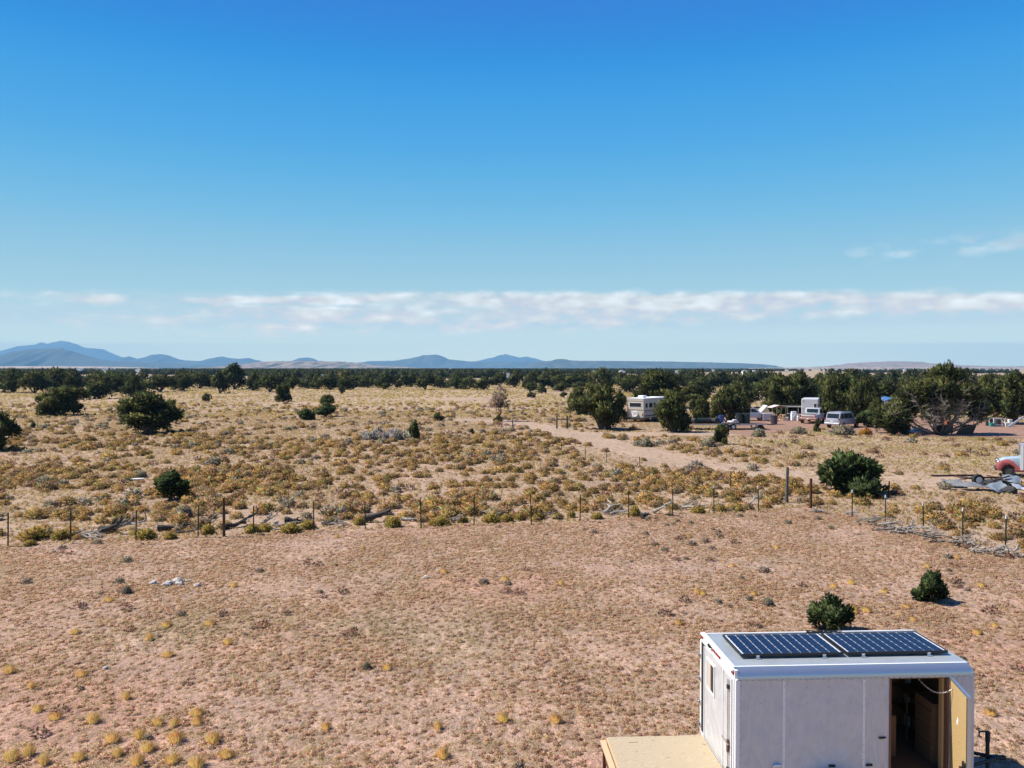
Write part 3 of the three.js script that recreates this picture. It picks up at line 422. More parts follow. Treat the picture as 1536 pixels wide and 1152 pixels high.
  const arc = (r, n, a0 = 0, a1 = Math.PI / 2) => Array.from({ length: n + 1 }, (_, i) => { const a = lerp(a0, a1, i / n); return [Math.cos(a) * r, Math.sin(a) * r]; });
  for (const s of [1, -1]) {
    const o = arc(0.14, 14).map(([x, y]) => [x, y]), inn = arc(0.125, 14).reverse(), g = prism([...o, ...inn], 3.60).rotateY(-Math.PI / 2 * s).translate(0, CAP, s * FLAT);
    const cap = part('roof_cap', [toCreasedNormals(clean(g), 0.5)], M.silver, t);
    part('drip_rail', [box(3.62, 0.018, 0.012, 0, CAP - 0.006, s * (W + 0.018))], M.silver, cap);
    part('flange', [box(3.6, 0.006, 0.03, 0, TOP + 0.004, s * (FLAT - 0.012))], M.whitePlain, cap); part('rivets', Array.from({ length: 40 }, (_, i) => cyl(0.006, 0.006, 0.006, -1.76 + i * 0.09, CAP - 0.006, s * (W + 0.026), 6, Math.PI / 2)), M.dark, cap);
  }
  const fr = prism([...arc(0.14, 12), ...arc(0.125, 12).reverse()], 2 * FLAT - 0.02).translate(Lf - 0.08, CAP, 0);
  part('front_cap', [toCreasedNormals(clean(fr), 0.5)], M.white, t);
  for (const s of [1, -1]) part('cap_corner', [xf(new THREE.SphereGeometry(0.146, 18, 12, 0, Math.PI * 2, 0, Math.PI / 2), Lf - 0.082, CAP - 0.012, s * (FLAT - 0.008))], M.whitePlain, t);
  for (const s of [1, -1]) part('marker_light', [rbox(0.022, 0.035, 0.085, 0.008, Lf + 0.068, CAP + 0.03, s * (FLAT - 0.02))], M.red, t);
  part('roof_trim', [box(0.03, 0.03, 2 * FLAT + 0.06, Lr + 0.01, TOP + 0.003, 0)], M.whitePlain, t);
  // rear end: header with marker lights, left door leaf standing ajar, right leaf with its window, lock bar
  part('rear_header', [box(0.05, 0.16, 1.74, Lr + 0.02, TOP - 0.095, 0), rbox(0.04, 0.03, 1.7, 0.01, Lr - 0.015, TOP - 0.02, 0)], M.whitePlain, t);
  for (const z of [-0.80, -0.14, 0, 0.14, 0.80]) part('marker_light', [rbox(0.025, 0.035, 0.08, 0.009, Lr - 0.018, TOP - 0.07, z)], M.red, t);
  part('header_box', [rbox(0.06, 0.05, 0.10, 0.01, Lr - 0.03, TOP - 0.045, -0.30)], M.black, t);
  part('rear_frame', [box(0.06, 1.60, 0.07, Lr + 0.01, 1.26, -W + 0.035), box(0.06, 1.60, 0.05, Lr + 0.01, 1.26, W - 0.06), box(0.06, 0.06, 1.74, Lr + 0.01, 0.49, 0)], M.whitePlain, t);
  part('gap_shade_panel', [box(0.02, 1.53, 0.205, Lr - 0.005, 1.27, -0.722)], M.black, t);  // added black panel, stands in for the dark inside the rear door gap
  const door = part('rear_door', [box(0.04, 1.52, 1.42, Lr - 0.008, 1.27, 0.095)], M.white, t);
  for (const z of [0.395, -0.61, 0.80]) part('door_trim', [box(0.012, 1.53, 0.022, Lr - 0.034, 1.27, z)], M.whitePlain, door);
  part('window_frame', [box(0.02, 0.03, 0.44, Lr - 0.036, 1.90, -0.24), box(0.02, 0.03, 0.44, Lr - 0.036, 1.43, -0.24), box(0.02, 0.44, 0.03, Lr - 0.036, 1.665, -0.445), box(0.02, 0.44, 0.03, Lr - 0.036, 1.665, -0.035)], M.whitePlain, door);
  part('window_pane', [box(0.012, 0.44, 0.17, Lr - 0.032, 1.665, -0.135)], M.glass, door);
  part('window_blind', [box(0.012, 0.44, 0.19, Lr - 0.0325, 1.665, -0.332)], M.cream, door);
  part('lock_bar', [cyl(0.012, 0.012, 1.46, Lr - 0.05, 1.27, 0.70, 10), box(0.02, 0.02, 0.30, Lr - 0.065, 1.02, 0.60)], M.chrome, t);
  for (const y of [0.62, 0.98, 1.88]) part('lock_keeper', [rbox(0.035, y === 0.98 ? 0.20 : 0.07, 0.05, 0.01, Lr - 0.052, y, 0.70)], y === 0.98 ? M.brown : M.black, t);
  for (const y of [0.62, 1.0, 1.4, 1.8]) part('hinge', [rbox(0.04, 0.06, 0.06, 0.008, Lr - 0.035, y, -W + 0.02)], M.chrome, t);
  // side doorway and its open door
  part('door_frame', [box(0.028, DT - 0.56, 0.07, D0 - 0.012, (DT + 0.56) / 2, W - 0.02), box(0.028, DT - 0.56, 0.07, D1 + 0.014, (DT + 0.56) / 2, W - 0.02), box(D1 - D0 + 0.05, 0.03, 0.07, (D0 + D1) / 2, DT + 0.008, W - 0.02)], M.brown, t);
  part('door_jamb', [box(0.03, DT - 0.57, 0.09, D1 - 0.018, (DT + 0.55) / 2, W - 0.10)], M.plyTan, t);
  part('door_sill', [box(D1 - D0, 0.05, 0.08, (D0 + D1) / 2, 0.55, W - 0.015)], M.silver, t);
  const leaf = new THREE.Group(); leaf.name = 'side_door'; leaf.position.set(D1 + 0.055, 0, W + 0.03); leaf.rotation.y = 76 * Math.PI / 180; t.add(leaf);      // hinged at its own x = 0, closed it would reach to -x
  const DW = 0.74;
  part('door_skin', [box(DW, 1.44, 0.008, -DW / 2, 1.31, 0.020)], M.white, leaf);
  part('door_lining', [box(DW - 0.04, 1.40, 0.022, -DW / 2, 1.31, -0.002)], M.plyTan, leaf);
  part('door_edge', [box(DW + 0.008, 0.022, 0.05, -DW / 2, 2.035, 0.002), box(0.022, 1.44, 0.05, -DW - 0.004, 1.312, 0.002), box(0.022, 1.44, 0.05, 0.004, 1.312, 0.002)], M.silver, leaf);
  part('door_seal', [box(0.012, 1.42, 0.012, -DW + 0.022, 1.31, -0.02)], M.brown, leaf);
  part('door_latch', [rbox(0.10, 0.13, 0.03, 0.008, -DW + 0.10, 0.995, -0.025), rbox(0.05, 0.06, 0.045, 0.01, -DW + 0.01, 0.97, -0.018), box(0.02, 0.02, 0.08, -DW + 0.07, 1.0, -0.06)], M.black, leaf);
  const st = []; { const R = rng(4); for (let i = 0; i < 2; i++) st.push(xf(new THREE.CircleGeometry(0.035 - i * 0.003, 9), -0.33 + (R() - 0.5) * 0.03, 1.52 + (i - 0.5) * 0.05, -0.0145 - i * 0.0004, 0, Math.PI, 0)); }
  part('sticker', st, M.whitePlain, leaf);
  for (const y of [0.72, 1.9]) part('hinge', [rbox(0.05, 0.09, 0.03, 0.006, D1 + 0.055, y, W + 0.012)], M.chrome, t);
  const ch = []; { const a = V(1.0, 2.02, W - 0.12), b = V(1.455, 1.955, W + 0.16); for (let i = 0; i <= 26; i++) { const q = i / 26, p = a.clone().lerp(b, q); p.y -= 0.17 * Math.sin(Math.PI * q) ** 0.9; ch.push(xf(new THREE.TorusGeometry(0.011, 0.004, 5, 8), p.x, p.y, p.z, (i % 2) * 1.5, 0.4, 0.5)); } }
  part('door_chain', ch, M.chrome, t);
  // fittings on the near wall: grab hook, outlet cover, side lamps, catch by the doorway
  part('wall_hook', [rbox(0.025, 0.07, 0.03, 0.008, -1.25, 0.745, W + 0.02), rbox(0.13, 0.025, 0.05, 0.008, -1.20, 0.775, W + 0.03)], M.whitePlain, t);
  part('door_catch', [rbox(0.085, 0.028, 0.02, 0.006, 0.40, 1.14, W + 0.014), rbox(0.03, 0.015, 0.03, 0.004, 0.445, 1.15, W + 0.02)], M.black, t);
  for (const x of [-0.36, 0.21]) part('side_lamp', [rbox(0.10, 0.035, 0.03, 0.01, x, 0.735, W + 0.018)], M.black, t);
  // solar panels with frame, white backing and single cells
  for (const [x0, lab] of [[-0.785, 'left solar panel'], [0.885, 'right solar panel']]) {
    const p = new THREE.Group(); p.name = 'solar_panel'; p.position.set(x0, 2.27, -0.02); t.add(p);
    const PL = 1.62, PW = 0.93;
    part('panel_frame', [box(PL, 0.038, 0.022, 0, -0.012, PW / 2 - 0.011), box(PL, 0.038, 0.022, 0, -0.012, -PW / 2 + 0.011), box(0.022, 0.038, PW - 0.044, PL / 2 - 0.011, -0.012, 0), box(0.022, 0.038, PW - 0.044, -PL / 2 + 0.011, -0.012, 0)], M.black, p);
    part('backing', [box(PL - 0.044, 0.010, PW - 0.044, 0, -0.008, 0)], M.backsheet, p);
    const cw = (PL - 0.10) / 10, cd = (PW - 0.075) / 6, s = new THREE.Shape(), a = cw / 2 - 0.0045, b = cd / 2 - 0.0025, k = 0.014;
    s.moveTo(-a + k, -b); s.lineTo(a - k, -b); s.lineTo(a, -b + k); s.lineTo(a, b - k); s.lineTo(a - k, b); s.lineTo(-a + k, b); s.lineTo(-a, b - k); s.lineTo(-a, -b + k);
    const cg = clean(new THREE.ExtrudeGeometry(s, { depth: 0.003, bevelEnabled: false }).rotateX(-Math.PI / 2));
    for (let i = 0; i < 10; i++) for (let j = 0; j < 6; j++) { const c = shade(new THREE.Mesh(cg, M.cell)); c.name = 'cell'; c.position.set(-PL / 2 + 0.05 + cw * (i + 0.5), -0.0015, -PW / 2 + 0.0375 + cd * (j + 0.5)); p.add(c); }
    for (const x of [-0.55, 0.5]) { part('mount', [box(0.09, 0.012, 0.05, x, -0.058, PW / 2 + 0.01), box(0.05, 0.05, 0.012, x, -0.036, PW / 2 + 0.006)], M.chrome, p); part('mount', [box(0.09, 0.05, 0.05, x, -0.045, -PW / 2 + 0.02)], M.chrome, p); }
  }
  const wire = []; { const R = rng(8); for (let k = 0; k < 4; k++) { const c = new THREE.CatmullRomCurve3(Array.from({ length: 6 }, (_, i) => V(-0.12 + i * 0.12, TOP + 0.02 + R() * 0.07, -0.58 - R() * 0.08))); wire.push(new THREE.TubeGeometry(c, 20, 0.009, 5)); } wire.push(rbox(0.12, 0.03, 0.1, 0.008, 0.02, TOP + 0.03, -0.6)); }
  part('cable', wire, M.black, t);
}
// plywood deck at the rear of the trailer
{
  const d = thing('plywood_deck', 'pale plywood deck on brown legs at the left end of the trailer', 'deck', TR.c, TR.yaw);
  part('deck_board', [box(1.60, 0.02, 1.35, -2.69, 0.52, 0.045)], M.ply, d);
  part('deck_edge', [box(0.02, 0.10, 1.35, -3.50, 0.466, 0.045)], M.edgeWood, d);
  part('rail', [box(0.09, 0.04, 1.30, -3.575, 0.482, 0.06, 0, 0, 0.12)], M.edgeWood, d);
  for (let x = -3.35; x < -1.95; x += 0.33) for (const z of [-0.585, 0, 0.62]) part('screw', [cyl(0.006, 0.006, 0.004, x, 0.531, z, 6)], M.brown, d);
  for (const [x, z] of [[-3.56, -0.52], [-3.46, -0.60], [-3.56, 0.65], [-1.98, -0.55], [-1.98, 0.6]]) part('leg', [box(0.05, 0.47, 0.07, x, 0.235, z)], M.stain, d);
  part('brace', [box(1.55, 0.07, 0.035, -2.72, 0.10, -0.585), box(0.035, 0.07, 1.2, -3.535, 0.22, 0.05)], M.stain, d);
  part('joist', [box(1.55, 0.08, 0.04, -2.7, 0.465, -0.585), box(1.55, 0.08, 0.04, -2.7, 0.465, 0), box(1.55, 0.08, 0.04, -2.7, 0.465, 0.62)], M.stain, d);
  part('mark', [box(0.16, 0.002, 0.008, -3.10, 0.532, -0.42, 0, 0.05, 0)], M.brown, d);
}

// ---------------------------------------------------------------- fences
{
  const ord = ['first', 'second', 'third', 'fourth', 'fifth', 'sixth', 'seventh', 'eighth', 'ninth', 'tenth', 'eleventh', 'twelfth', 'thirteenth', 'fourteenth', 'fifteenth'];
  const tpost = (u, v0, v1, label, white, group) => {
    const p = at(u, v1), h = metres(v1 - v0, p), o = thing('fence_post', label, 'fence post', p, (u * 7 % 10 - 5) * 0.05, group);
    o.rotation.z = ((u * 13) % 11 - 5) * 0.006;
    part('stake', [box(0.045, h + 0.1, 0.010, 0, h / 2 - 0.05, 0.008), box(0.010, h + 0.1, 0.04, 0, h / 2 - 0.05, -0.018), ...Array.from({ length: Math.floor(h / 0.12) }, (_, i) => box(0.02, 0.02, 0.014, 0, 0.1 + i * 0.12, 0.019))], M.tpost, o);
    if (white) part('white_tip', [box(0.05, 0.13, 0.05, 0, h - 0.05, 0)], M.tip, o);
  };
  [[12, 769, 820], [106, 765, 815], [204, 766, 810], [297, 759, 806], [380, 758, 802], [471, 753, 797], [548, 751, 795], [632, 747, 792], [711, 744, 788], [797, 741, 787], [870, 742, 782], [943, 736, 777], [1009, 733, 771], [1071, 728, 771], [1138, 729, 768]].forEach(([u, a, b], i) => tpost(u, a, b, 'thin dark steel fence post, ' + ord[i] + ' from the left in the long near fence', i > 12, 'steel posts of the long near fence'));
  [[1278, 735, 776], [1328, 743, 782], [1385, 754, 795], [1444, 762, 812], [1508, 773, 822]].forEach(([u, a, b], i) => tpost(u, a, b, 'dark steel fence post with white tip, ' + ord[i] + ' right of the brown corner post', true, 'white tipped steel posts of the right fence'));
  [[778, 652, 667], [807, 656, 671], [842, 663, 679], [878, 670, 690], [910, 675, 693], [959, 685, 700], [1026, 699, 716], [1096, 710, 731]].forEach(([u, a, b], i) => tpost(u, a, b, 'thin steel post, ' + ord[i] + ' from the far end of the fence along the track', false, 'steel posts of the fence along the track'));
  const wood = (u, v0, v1, r, m, label, lean = 0) => { const p = at(u, v1), h = metres(v1 - v0, p), o = mesh('wooden_post', [limb([V(0, -0.1, 0), V(lean * 0.4, h * 0.5, 0), V(lean, h, 0.01)], r, r * 0.85, 9), cyl(r * 0.8, r * 0.6, 0.03, lean, h + 0.01, 0.01, 9)], m, label, 'wooden post', p); return o; };
  wood(336, 747, 805, 0.06, M.post, 'reddish brown round wooden post in the long near fence');
  wood(1180, 701, 754, 0.085, M.greyPost, 'tall weathered grey wooden post left of the gap in the fence', 0.03);
  wood(1216, 718, 762, 0.075, M.post, 'orange brown wooden corner post right of the tall grey post');
  wood(1333, 722, 746, 0.045, M.post, 'short thin brown wooden post behind the right fence by the dark bush', 0.02);
  wood(769, 629, 642, 0.07, M.greyPost, 'short grey wooden post at the far bend of the dirt track');
  const p = at(843, 643), g = thing('wooden_gateway', 'dark wooden H shaped brace of two posts and a crossbar beside the track', 'fence brace', p, -0.15);
  const h = metres(19, p), w = metres(15.5, p);
  for (const s of [-1, 1]) part('post', [limb([V(s * w / 2, -0.1, 0), V(s * w / 2, h, 0)], 0.09, 0.08, 8)], M.deadDark, g);
  part('crossbar', [limb([V(-w / 2, h * 0.74, 0), V(w / 2, h * 0.76, 0)], 0.065, 0.06, 7)], M.deadDark, g);
  part('stay', [limb([V(-0.05, h * 0.74, 0), V(0.06, 0.05, 0)], 0.03, 0.025, 5)], M.greyPost, g);
}

// ---------------------------------------------------------------- dead wood along the fences
function branchGeo(seed, len, r, forks = 4, lift = 0.25) {
  const R = rng(seed), out = [];
  const grow = (p, dir, l, rad, depth) => { const pts = [p.clone()]; let q = p.clone(), d = dir.clone(); const n = 5; for (let i = 0; i < n; i++) { d.add(V((R() - 0.5) * 0.7, (R() - 0.5) * 0.5, (R() - 0.5) * 0.7)).normalize(); q = q.clone().addScaledVector(d, l / n); q.y = Math.max(rad * 0.6, q.y); pts.push(q); if (depth && R() < forks / n) grow(q, d.clone().add(V((R() - 0.5) * 1.6, lift * (R() * 2 - 0.6), (R() - 0.5) * 1.6)).normalize(), l * (0.3 + 0.3 * R()), rad * 0.55, depth - 1); } out.push(limb(pts, rad, rad * 0.3, 6)); };
  grow(V(-len / 2, r, 0), V(1, lift, 0).normalize(), len, r, 2);
  return out;
}
[[183, 798, 50, 0.09, 'deadPale', 'pale bent dead branch rising from the logs by the third fence post'], [60, 802, 38, 0.07, 'deadPale', 'pale dead branch behind the green bush near the left edge'], [165, 800, 30, 0.16, 'deadDark', 'dark charred log lying left of the pale bent branch'], [258, 796, 40, 0.14, 'deadDark', 'dark log lying left of the fourth fence post'], [358, 792, 46, 0.13, 'deadDark', 'long dark log lying behind the reddish brown post'], [322, 792, 34, 0.07, 'deadWood', 'twisted grey branch left of the reddish brown post'], [402, 788, 24, 0.08, 'deadPale', 'small pale branch right of the reddish brown post'], [441, 786, 26, 0.17, 'deadDark', 'dark stump log between the fifth and sixth fence posts'], [495, 787, 26, 0.08, 'deadPale', 'twisted white root right of the sixth fence post'], [568, 782, 42, 0.17, 'deadDark', 'thick dark log right of the seventh fence post'], [614, 782, 26, 0.09, 'deadPale', 'pale root wood left of the eighth fence post'], [722, 771, 36, 0.11, 'deadWood', 'spiky grey branch leaning at the ninth fence post'], [770, 774, 30, 0.08, 'deadWood', 'low grey branch right of the ninth fence post'], [922, 772, 34, 0.10, 'deadPale', 'white heap of root wood beside the twelfth fence post'], [968, 778, 14, 0.13, 'deadDark', 'small dark upright stump in front of the fence'], [992, 771, 26, 0.09, 'deadPale', 'pale tangled branch left of the thirteenth fence post'], [1036, 764, 26, 0.08, 'deadPale', 'white branches between the thirteenth and fourteenth posts'], [1086, 760, 26, 0.08, 'deadPale', 'white forked branches right of the fourteenth post'], [1126, 761, 24, 0.08, 'deadPale', 'white branches at the fifteenth fence post'], [1204, 752, 18, 0.10, 'deadWood', 'grey log between the tall grey post and the corner post']].forEach(([u, v, w, r, m, label], i) => { const p = at(u, v); mesh('dead_branch', branchGeo(40 + i, metres(w, p), r, 4, 0.12), M[m], label, 'dead branch', p, (i % 5 - 2) * 0.22); });
for (const [k, [u, v, w, n, label]] of [[132, 806, 60, 12, 'low scatter of pale sticks between the second and third posts'], [285, 799, 44, 9, 'low scatter of sticks left of the reddish brown post'], [425, 793, 60, 10, 'low scatter of sticks left of the sixth fence post'], [512, 788, 50, 12, 'low scatter of pale sticks between the sixth and seventh posts'], [672, 781, 50, 8, 'low scatter of sticks around the eighth and ninth posts'], [820, 776, 50, 8, 'low scatter of sticks right of the tenth fence post'], [930, 772, 60, 14, 'low scatter of white sticks right of the eleventh fence post'], [1060, 764, 70, 14, 'low scatter of white sticks at the fourteenth post'], [1252, 771, 48, 10, 'low scatter of grey sticks starting right of the brown corner post'], [1312, 787, 48, 26, 'thick heap of grey branches at the second white tipped post'], [1362, 800, 66, 34, 'long heap of grey branches by the third white tipped post'], [1425, 816, 62, 30, 'heap of grey branches by the fourth white tipped post'], [1495, 831, 62, 30, 'heap of pale branches by the fifth white tipped post at the right edge']].entries()) {
  const p = at(u, v), R = rng(60 + k), W = metres(w, p), g = []; for (let i = 0; i < n * 0.62; i++) { const b = merge(branchGeo(900 + k * 50 + i, W * (0.18 + 0.30 * R()), 0.022 + 0.03 * R(), 3, 0.08)); b.rotateY((R() - 0.5) * 2.2); b.rotateZ((R() - 0.5) * 0.3); g.push(b.translate((R() - 0.5) * W, 0.02 + R() * 0.22 * (n > 15 ? 1 : 0.3), (R() - 0.5) * 0.7)); }
  mesh('brush_pile', g, k % 2 ? M.deadWood : M.deadPale, label, 'brush pile', p, -0.5);
}

const ordinal = (n) => { const low = ['', 'first', 'second', 'third', 'fourth', 'fifth', 'sixth', 'seventh', 'eighth', 'ninth', 'tenth', 'eleventh', 'twelfth', 'thirteenth', 'fourteenth', 'fifteenth', 'sixteenth', 'seventeenth', 'eighteenth', 'nineteenth'], tens = ['', '', 'twent', 'thirt', 'fort', 'fift']; return n < 20 ? low[n] : n % 10 ? tens[Math.floor(n / 10)] + 'y-' + low[n % 10] : tens[n / 10] + 'ieth'; };
// ---------------------------------------------------------------- single bushes and trees
function plant(name, label, category, proto, m, u, v, hpx, wpx, group, turn) {
  const p = at(u, v), h = metres(hpx, p), w = metres(wpx, p), t = thing(name, label, category, p, turn ?? (u * 1.7 + v) % 6.28, group);
  const add = (n, g, mm) => { const o = shade(new THREE.Mesh(g, mm)); o.name = n; o.scale.set(w / proto.wide, h, w / proto.wide); t.add(o); return o; };
  add('crown', proto.crown, m ?? M.leaf); if (proto.trunk) add('trunk', proto.trunk, M.bark);
  return t;
}
plant('juniper_shrub', 'small dense juniper shrub standing directly behind the solar panels', 'shrub', shrubProto[0], null, 1246, 945, 52, 58);
plant('juniper_shrub', 'small round juniper shrub alone in the yard right of the trailer', 'shrub', shrubProto[1], null, 1398, 902, 47, 46);
plant('juniper_shrub', 'dark juniper bush in the brush field left of the reddish brown post', 'shrub', shrubProto[2], null, 256, 750, 43, 46);
plant('juniper_shrub', 'wide dark juniper bush right of the brown corner post', 'shrub', shrubProto[1], null, 1273, 740, 64, 96);
[['juniper_tree', 'large broad juniper in the left middle distance with a side lobe on its right', 220, 650, 62, 104, 0], ['juniper_tree', 'juniper left of the broad juniper, seen against the woodland', 93, 623, 44, 72, 3], ['juniper_tree', 'dark juniper cut by the left edge of the picture', -2, 676, 58, 50, 2], ['juniper_tree', 'small tree shaped juniper alone in the straw grass left of centre', 426, 603, 28, 28, 1],
  ['juniper_tree', 'big round juniper left of the parked motorhome', 902, 644, 66, 82, 4], ['juniper_tree', 'juniper hiding the right end of the parked motorhome', 1010, 648, 60, 54, 2], ['juniper_tree', 'juniper behind the left side of the round juniper by the motorhome', 868, 622, 42, 44, 3], ['juniper_tree', 'juniper between the round juniper and the motorhome', 928, 632, 46, 26, 1], ['juniper_tree', 'young juniper standing before the flatbed trailer', 1081, 666, 30, 26, 1], ['juniper_tree', 'tall dark juniper behind the motorhome', 985, 612, 56, 84, 0], ['juniper_tree', 'juniper behind the loaded flatbed trailer', 1092, 636, 54, 66, 4], ['juniper_tree', 'yellowish juniper left of the loaded flatbed trailer', 1051, 632, 36, 36, 1],
  ['juniper_tree', 'large juniper right of the car with the raised bonnet', 1172, 624, 62, 62, 3], ['juniper_tree', 'juniper towering left of the white camper', 1196, 620, 58, 50, 2], ['juniper_tree', 'juniper right of the white camper over the silver car', 1258, 624, 62, 62, 0], ['juniper_tree', 'juniper hiding the long white trailer', 1298, 628, 60, 56, 4], ['juniper_tree', 'low spreading juniper left of the dead limbed juniper', 1335, 650, 46, 64, 3], ['juniper_tree', 'ragged juniper between the pickup and the silver car', 1246, 633, 60, 36, 2], ['juniper_tree', 'juniper directly behind the bonnet of the silver car', 1286, 634, 58, 46, 4], ['juniper_tree', 'juniper before the blue roofed shed', 1316, 638, 40, 34, 0], ['juniper_tree', 'juniper left of the blue roofed shed', 1244, 600, 36, 70, 1], ['juniper_tree', 'large juniper at the right edge over the white crates', 1522, 636, 76, 76, 0], ['juniper_tree', 'juniper filling the gap left of the right edge juniper', 1478, 622, 54, 42, 2], ['juniper_tree', 'tall pointed juniper rising above the horizon on the right', 1424, 622, 76, 52, 1], ['juniper_tree', 'juniper between the blue roofed shed and the pointed juniper', 1372, 612, 46, 60, 3], ['juniper_tree', 'juniper behind the tall pointed juniper on the right', 1398, 634, 52, 56, 4], ['juniper_tree', 'dark juniper behind the loaded flatbed trailer on the far slope', 1040, 606, 30, 52, 0], ['juniper_tree', 'young pine green juniper beside the pale thicket in the middle distance', 622, 660, 28, 18, 2], ['juniper_tree', 'tiny upright juniper sapling before the silver car', 1225, 648, 18, 11, 1],
].forEach(([n, l, u, v, h, w, k]) => plant(n, l, 'juniper tree', big[k], null, u, v, h, w));
[['dark_shrub', 'dark clipped looking bush behind the two round green bushes', 490, 610, 18, 27, 'mid'], ['green_bush', 'round green bush, left of the pair left of centre', 460, 630, 17, 28], ['green_bush', 'round green bush, right of the pair left of centre', 490, 625, 20, 29], ['dark_shrub', 'low dark shrub right of the pale thicket', 657, 631, 12, 20, 'mid'], ['dark_shrub', 'small dark shrub in the far straw grass at left', 310, 603, 13, 16, 'mid'], ['dark_shrub', 'dark shrub under the trees right of the silver car', 1302, 641, 26, 34], ['dark_shrub', 'narrow dark shrub before the woodland left of centre', 512, 592, 15, 10, 'mid'], ['dark_shrub', 'small dark shrub at the foot of the leafless tree', 748, 633, 10, 18, 'mid'], ['dark_shrub', 'tiny dark shrub in the brush below the track fence', 708, 651, 8, 8, 'mid'], ['dark_shrub', 'dark shrub at the foot of the bare sapling at left', 50, 642, 9, 10, 'mid']].forEach(([n, l, u, v, h, w, k], i) => plant(n, l, 'shrub', k ? mid[i % 6] : shrubProto[i % 3], null, u, v, h, w));
const clumpA = [0, 1, 2].map((i) => ({ crown: clumpGeo(700, 1.1, 70 + i, TONE.rabbit, 0.16), wide: 1.1 })), sageA = [0, 1].map((i) => ({ crown: clumpGeo(620, 1.1, 80 + i, TONE.sage, 0.17), wide: 1.1 }));
[[53, 809, 22, 36, 'wide green rabbitbrush at the left edge before the pale branch'], [91, 809, 18, 26, 'olive rabbitbrush left of the second fence post'], [45, 818, 10, 20, 'low pale green rabbitbrush before the wide green one at the left edge'], [219, 808, 18, 30, 'bright yellow green rabbitbrush right of the third fence post'], [256, 808, 13, 20, 'small yellow green rabbitbrush between the third and fourth posts'], [312, 801, 18, 22, 'rabbitbrush between the fourth post and the reddish brown post'], [378, 799, 16, 22, 'olive rabbitbrush around the fifth fence post'], [399, 797, 14, 20, 'olive rabbitbrush right of the fifth fence post'], [436, 798, 16, 34, 'long yellow green rabbitbrush left of the sixth fence post'], [462, 793, 16, 26, 'olive rabbitbrush close left of the sixth fence post'], [539, 787, 14, 18, 'rabbitbrush close left of the seventh fence post'], [590, 790, 18, 26, 'bright round rabbitbrush between the seventh and eighth posts'], [659, 787, 14, 34, 'wide yellow green rabbitbrush right of the eighth post below the black bag'], [694, 783, 11, 18, 'small rabbitbrush left of the ninth fence post'], [736, 783, 15, 28, 'yellow green rabbitbrush right of the ninth fence post'], [760, 782, 14, 22, 'darker rabbitbrush between the ninth and tenth posts'], [780, 780, 12, 16, 'small rabbitbrush left of the tenth fence post'], [807, 779, 12, 18, 'rabbitbrush right of the tenth fence post'], [837, 778, 10, 18, 'rabbitbrush midway between the tenth and eleventh posts'], [857, 776, 12, 14, 'rabbitbrush close left of the eleventh fence post'], [895, 778, 11, 20, 'rabbitbrush right of the eleventh fence post'], [952, 774, 19, 18, 'tall olive rabbitbrush right of the twelfth fence post'], [1047, 769, 13, 24, 'dark rabbitbrush left of the fourteenth fence post'], [1081, 767, 12, 18, 'rabbitbrush right of the fourteenth fence post'], [1109, 767, 10, 14, 'small yellow rabbitbrush left of the fifteenth fence post']].forEach(([u, v, h, w, l], i) => plant('rabbitbrush', l, 'bush', clumpA[i % 3], null, u, v, h * 0.85, w * 0.88, 'rabbitbrush along the near fence'));
[[66, 729, 15, 26, 'grey sagebrush in the brush field at far left'], [320, 698, 13, 24, 'grey sagebrush in the field above the dark juniper bush'], [212, 716, 10, 16, 'small grey sagebrush left of the white plank'], [275, 776, 18, 24, 'grey green sagebrush between the dark juniper bush and the fence'], [968, 670, 13, 20, 'grey sagebrush beside the dirt track'], [957, 669, 9, 14, 'pale sagebrush left of the grey one beside the track'], [1198, 651, 11, 22, 'brown sagebrush at the edge of the yard before the camper'], [1264, 652, 15, 34, 'wide pale sagebrush before the silver car'], [1138, 655, 12, 20, 'pale sagebrush before the end of the flatbed trailer'], [190, 890, 12, 14, 'small pale sagebrush left of the white rocks'], [550, 1003, 10, 13, 'tiny silvery sagebrush in the middle of the yard'], [1152, 908, 12, 16, 'silvery sagebrush in the yard left of the shrub behind the trailer'], [1062, 670, 12, 22, 'pale sagebrush left of the young juniper by the flatbed trailer']].forEach(([u, v, h, w, l], i) => plant('sagebrush', l, 'bush', sageA[i % 2], null, u, v, h, w));
mesh('pale_thicket', [0, 1, 2, 3, 4, 5, 6, 7].map((i) => { const c = clumpGeo(160, 1.1, 90 + i, [[0.34, 0.31, 0.28], [0.42, 0.38, 0.34], [0.26, 0.23, 0.21]], 0.3); const p = at(582, 658); return c.scale(metres(18, p), metres(10 + (i % 3) * 3, p), metres(14, p)).translate(metres((i - 3.5) * 9.5, p), 0, (i % 2) * 1.2); }), M.leaf, 'long low pale grey thicket left of the young juniper', 'thicket', at(582, 658));
plant('orange_bush', 'small orange bush beside the low spreading juniper', 'bush', { crown: clumpGeo(420, 1.1, 97, [[0.42, 0.20, 0.03], [0.34, 0.17, 0.04]], 0.2), wide: 1.1 }, null, 1299, 652, 10, 16);
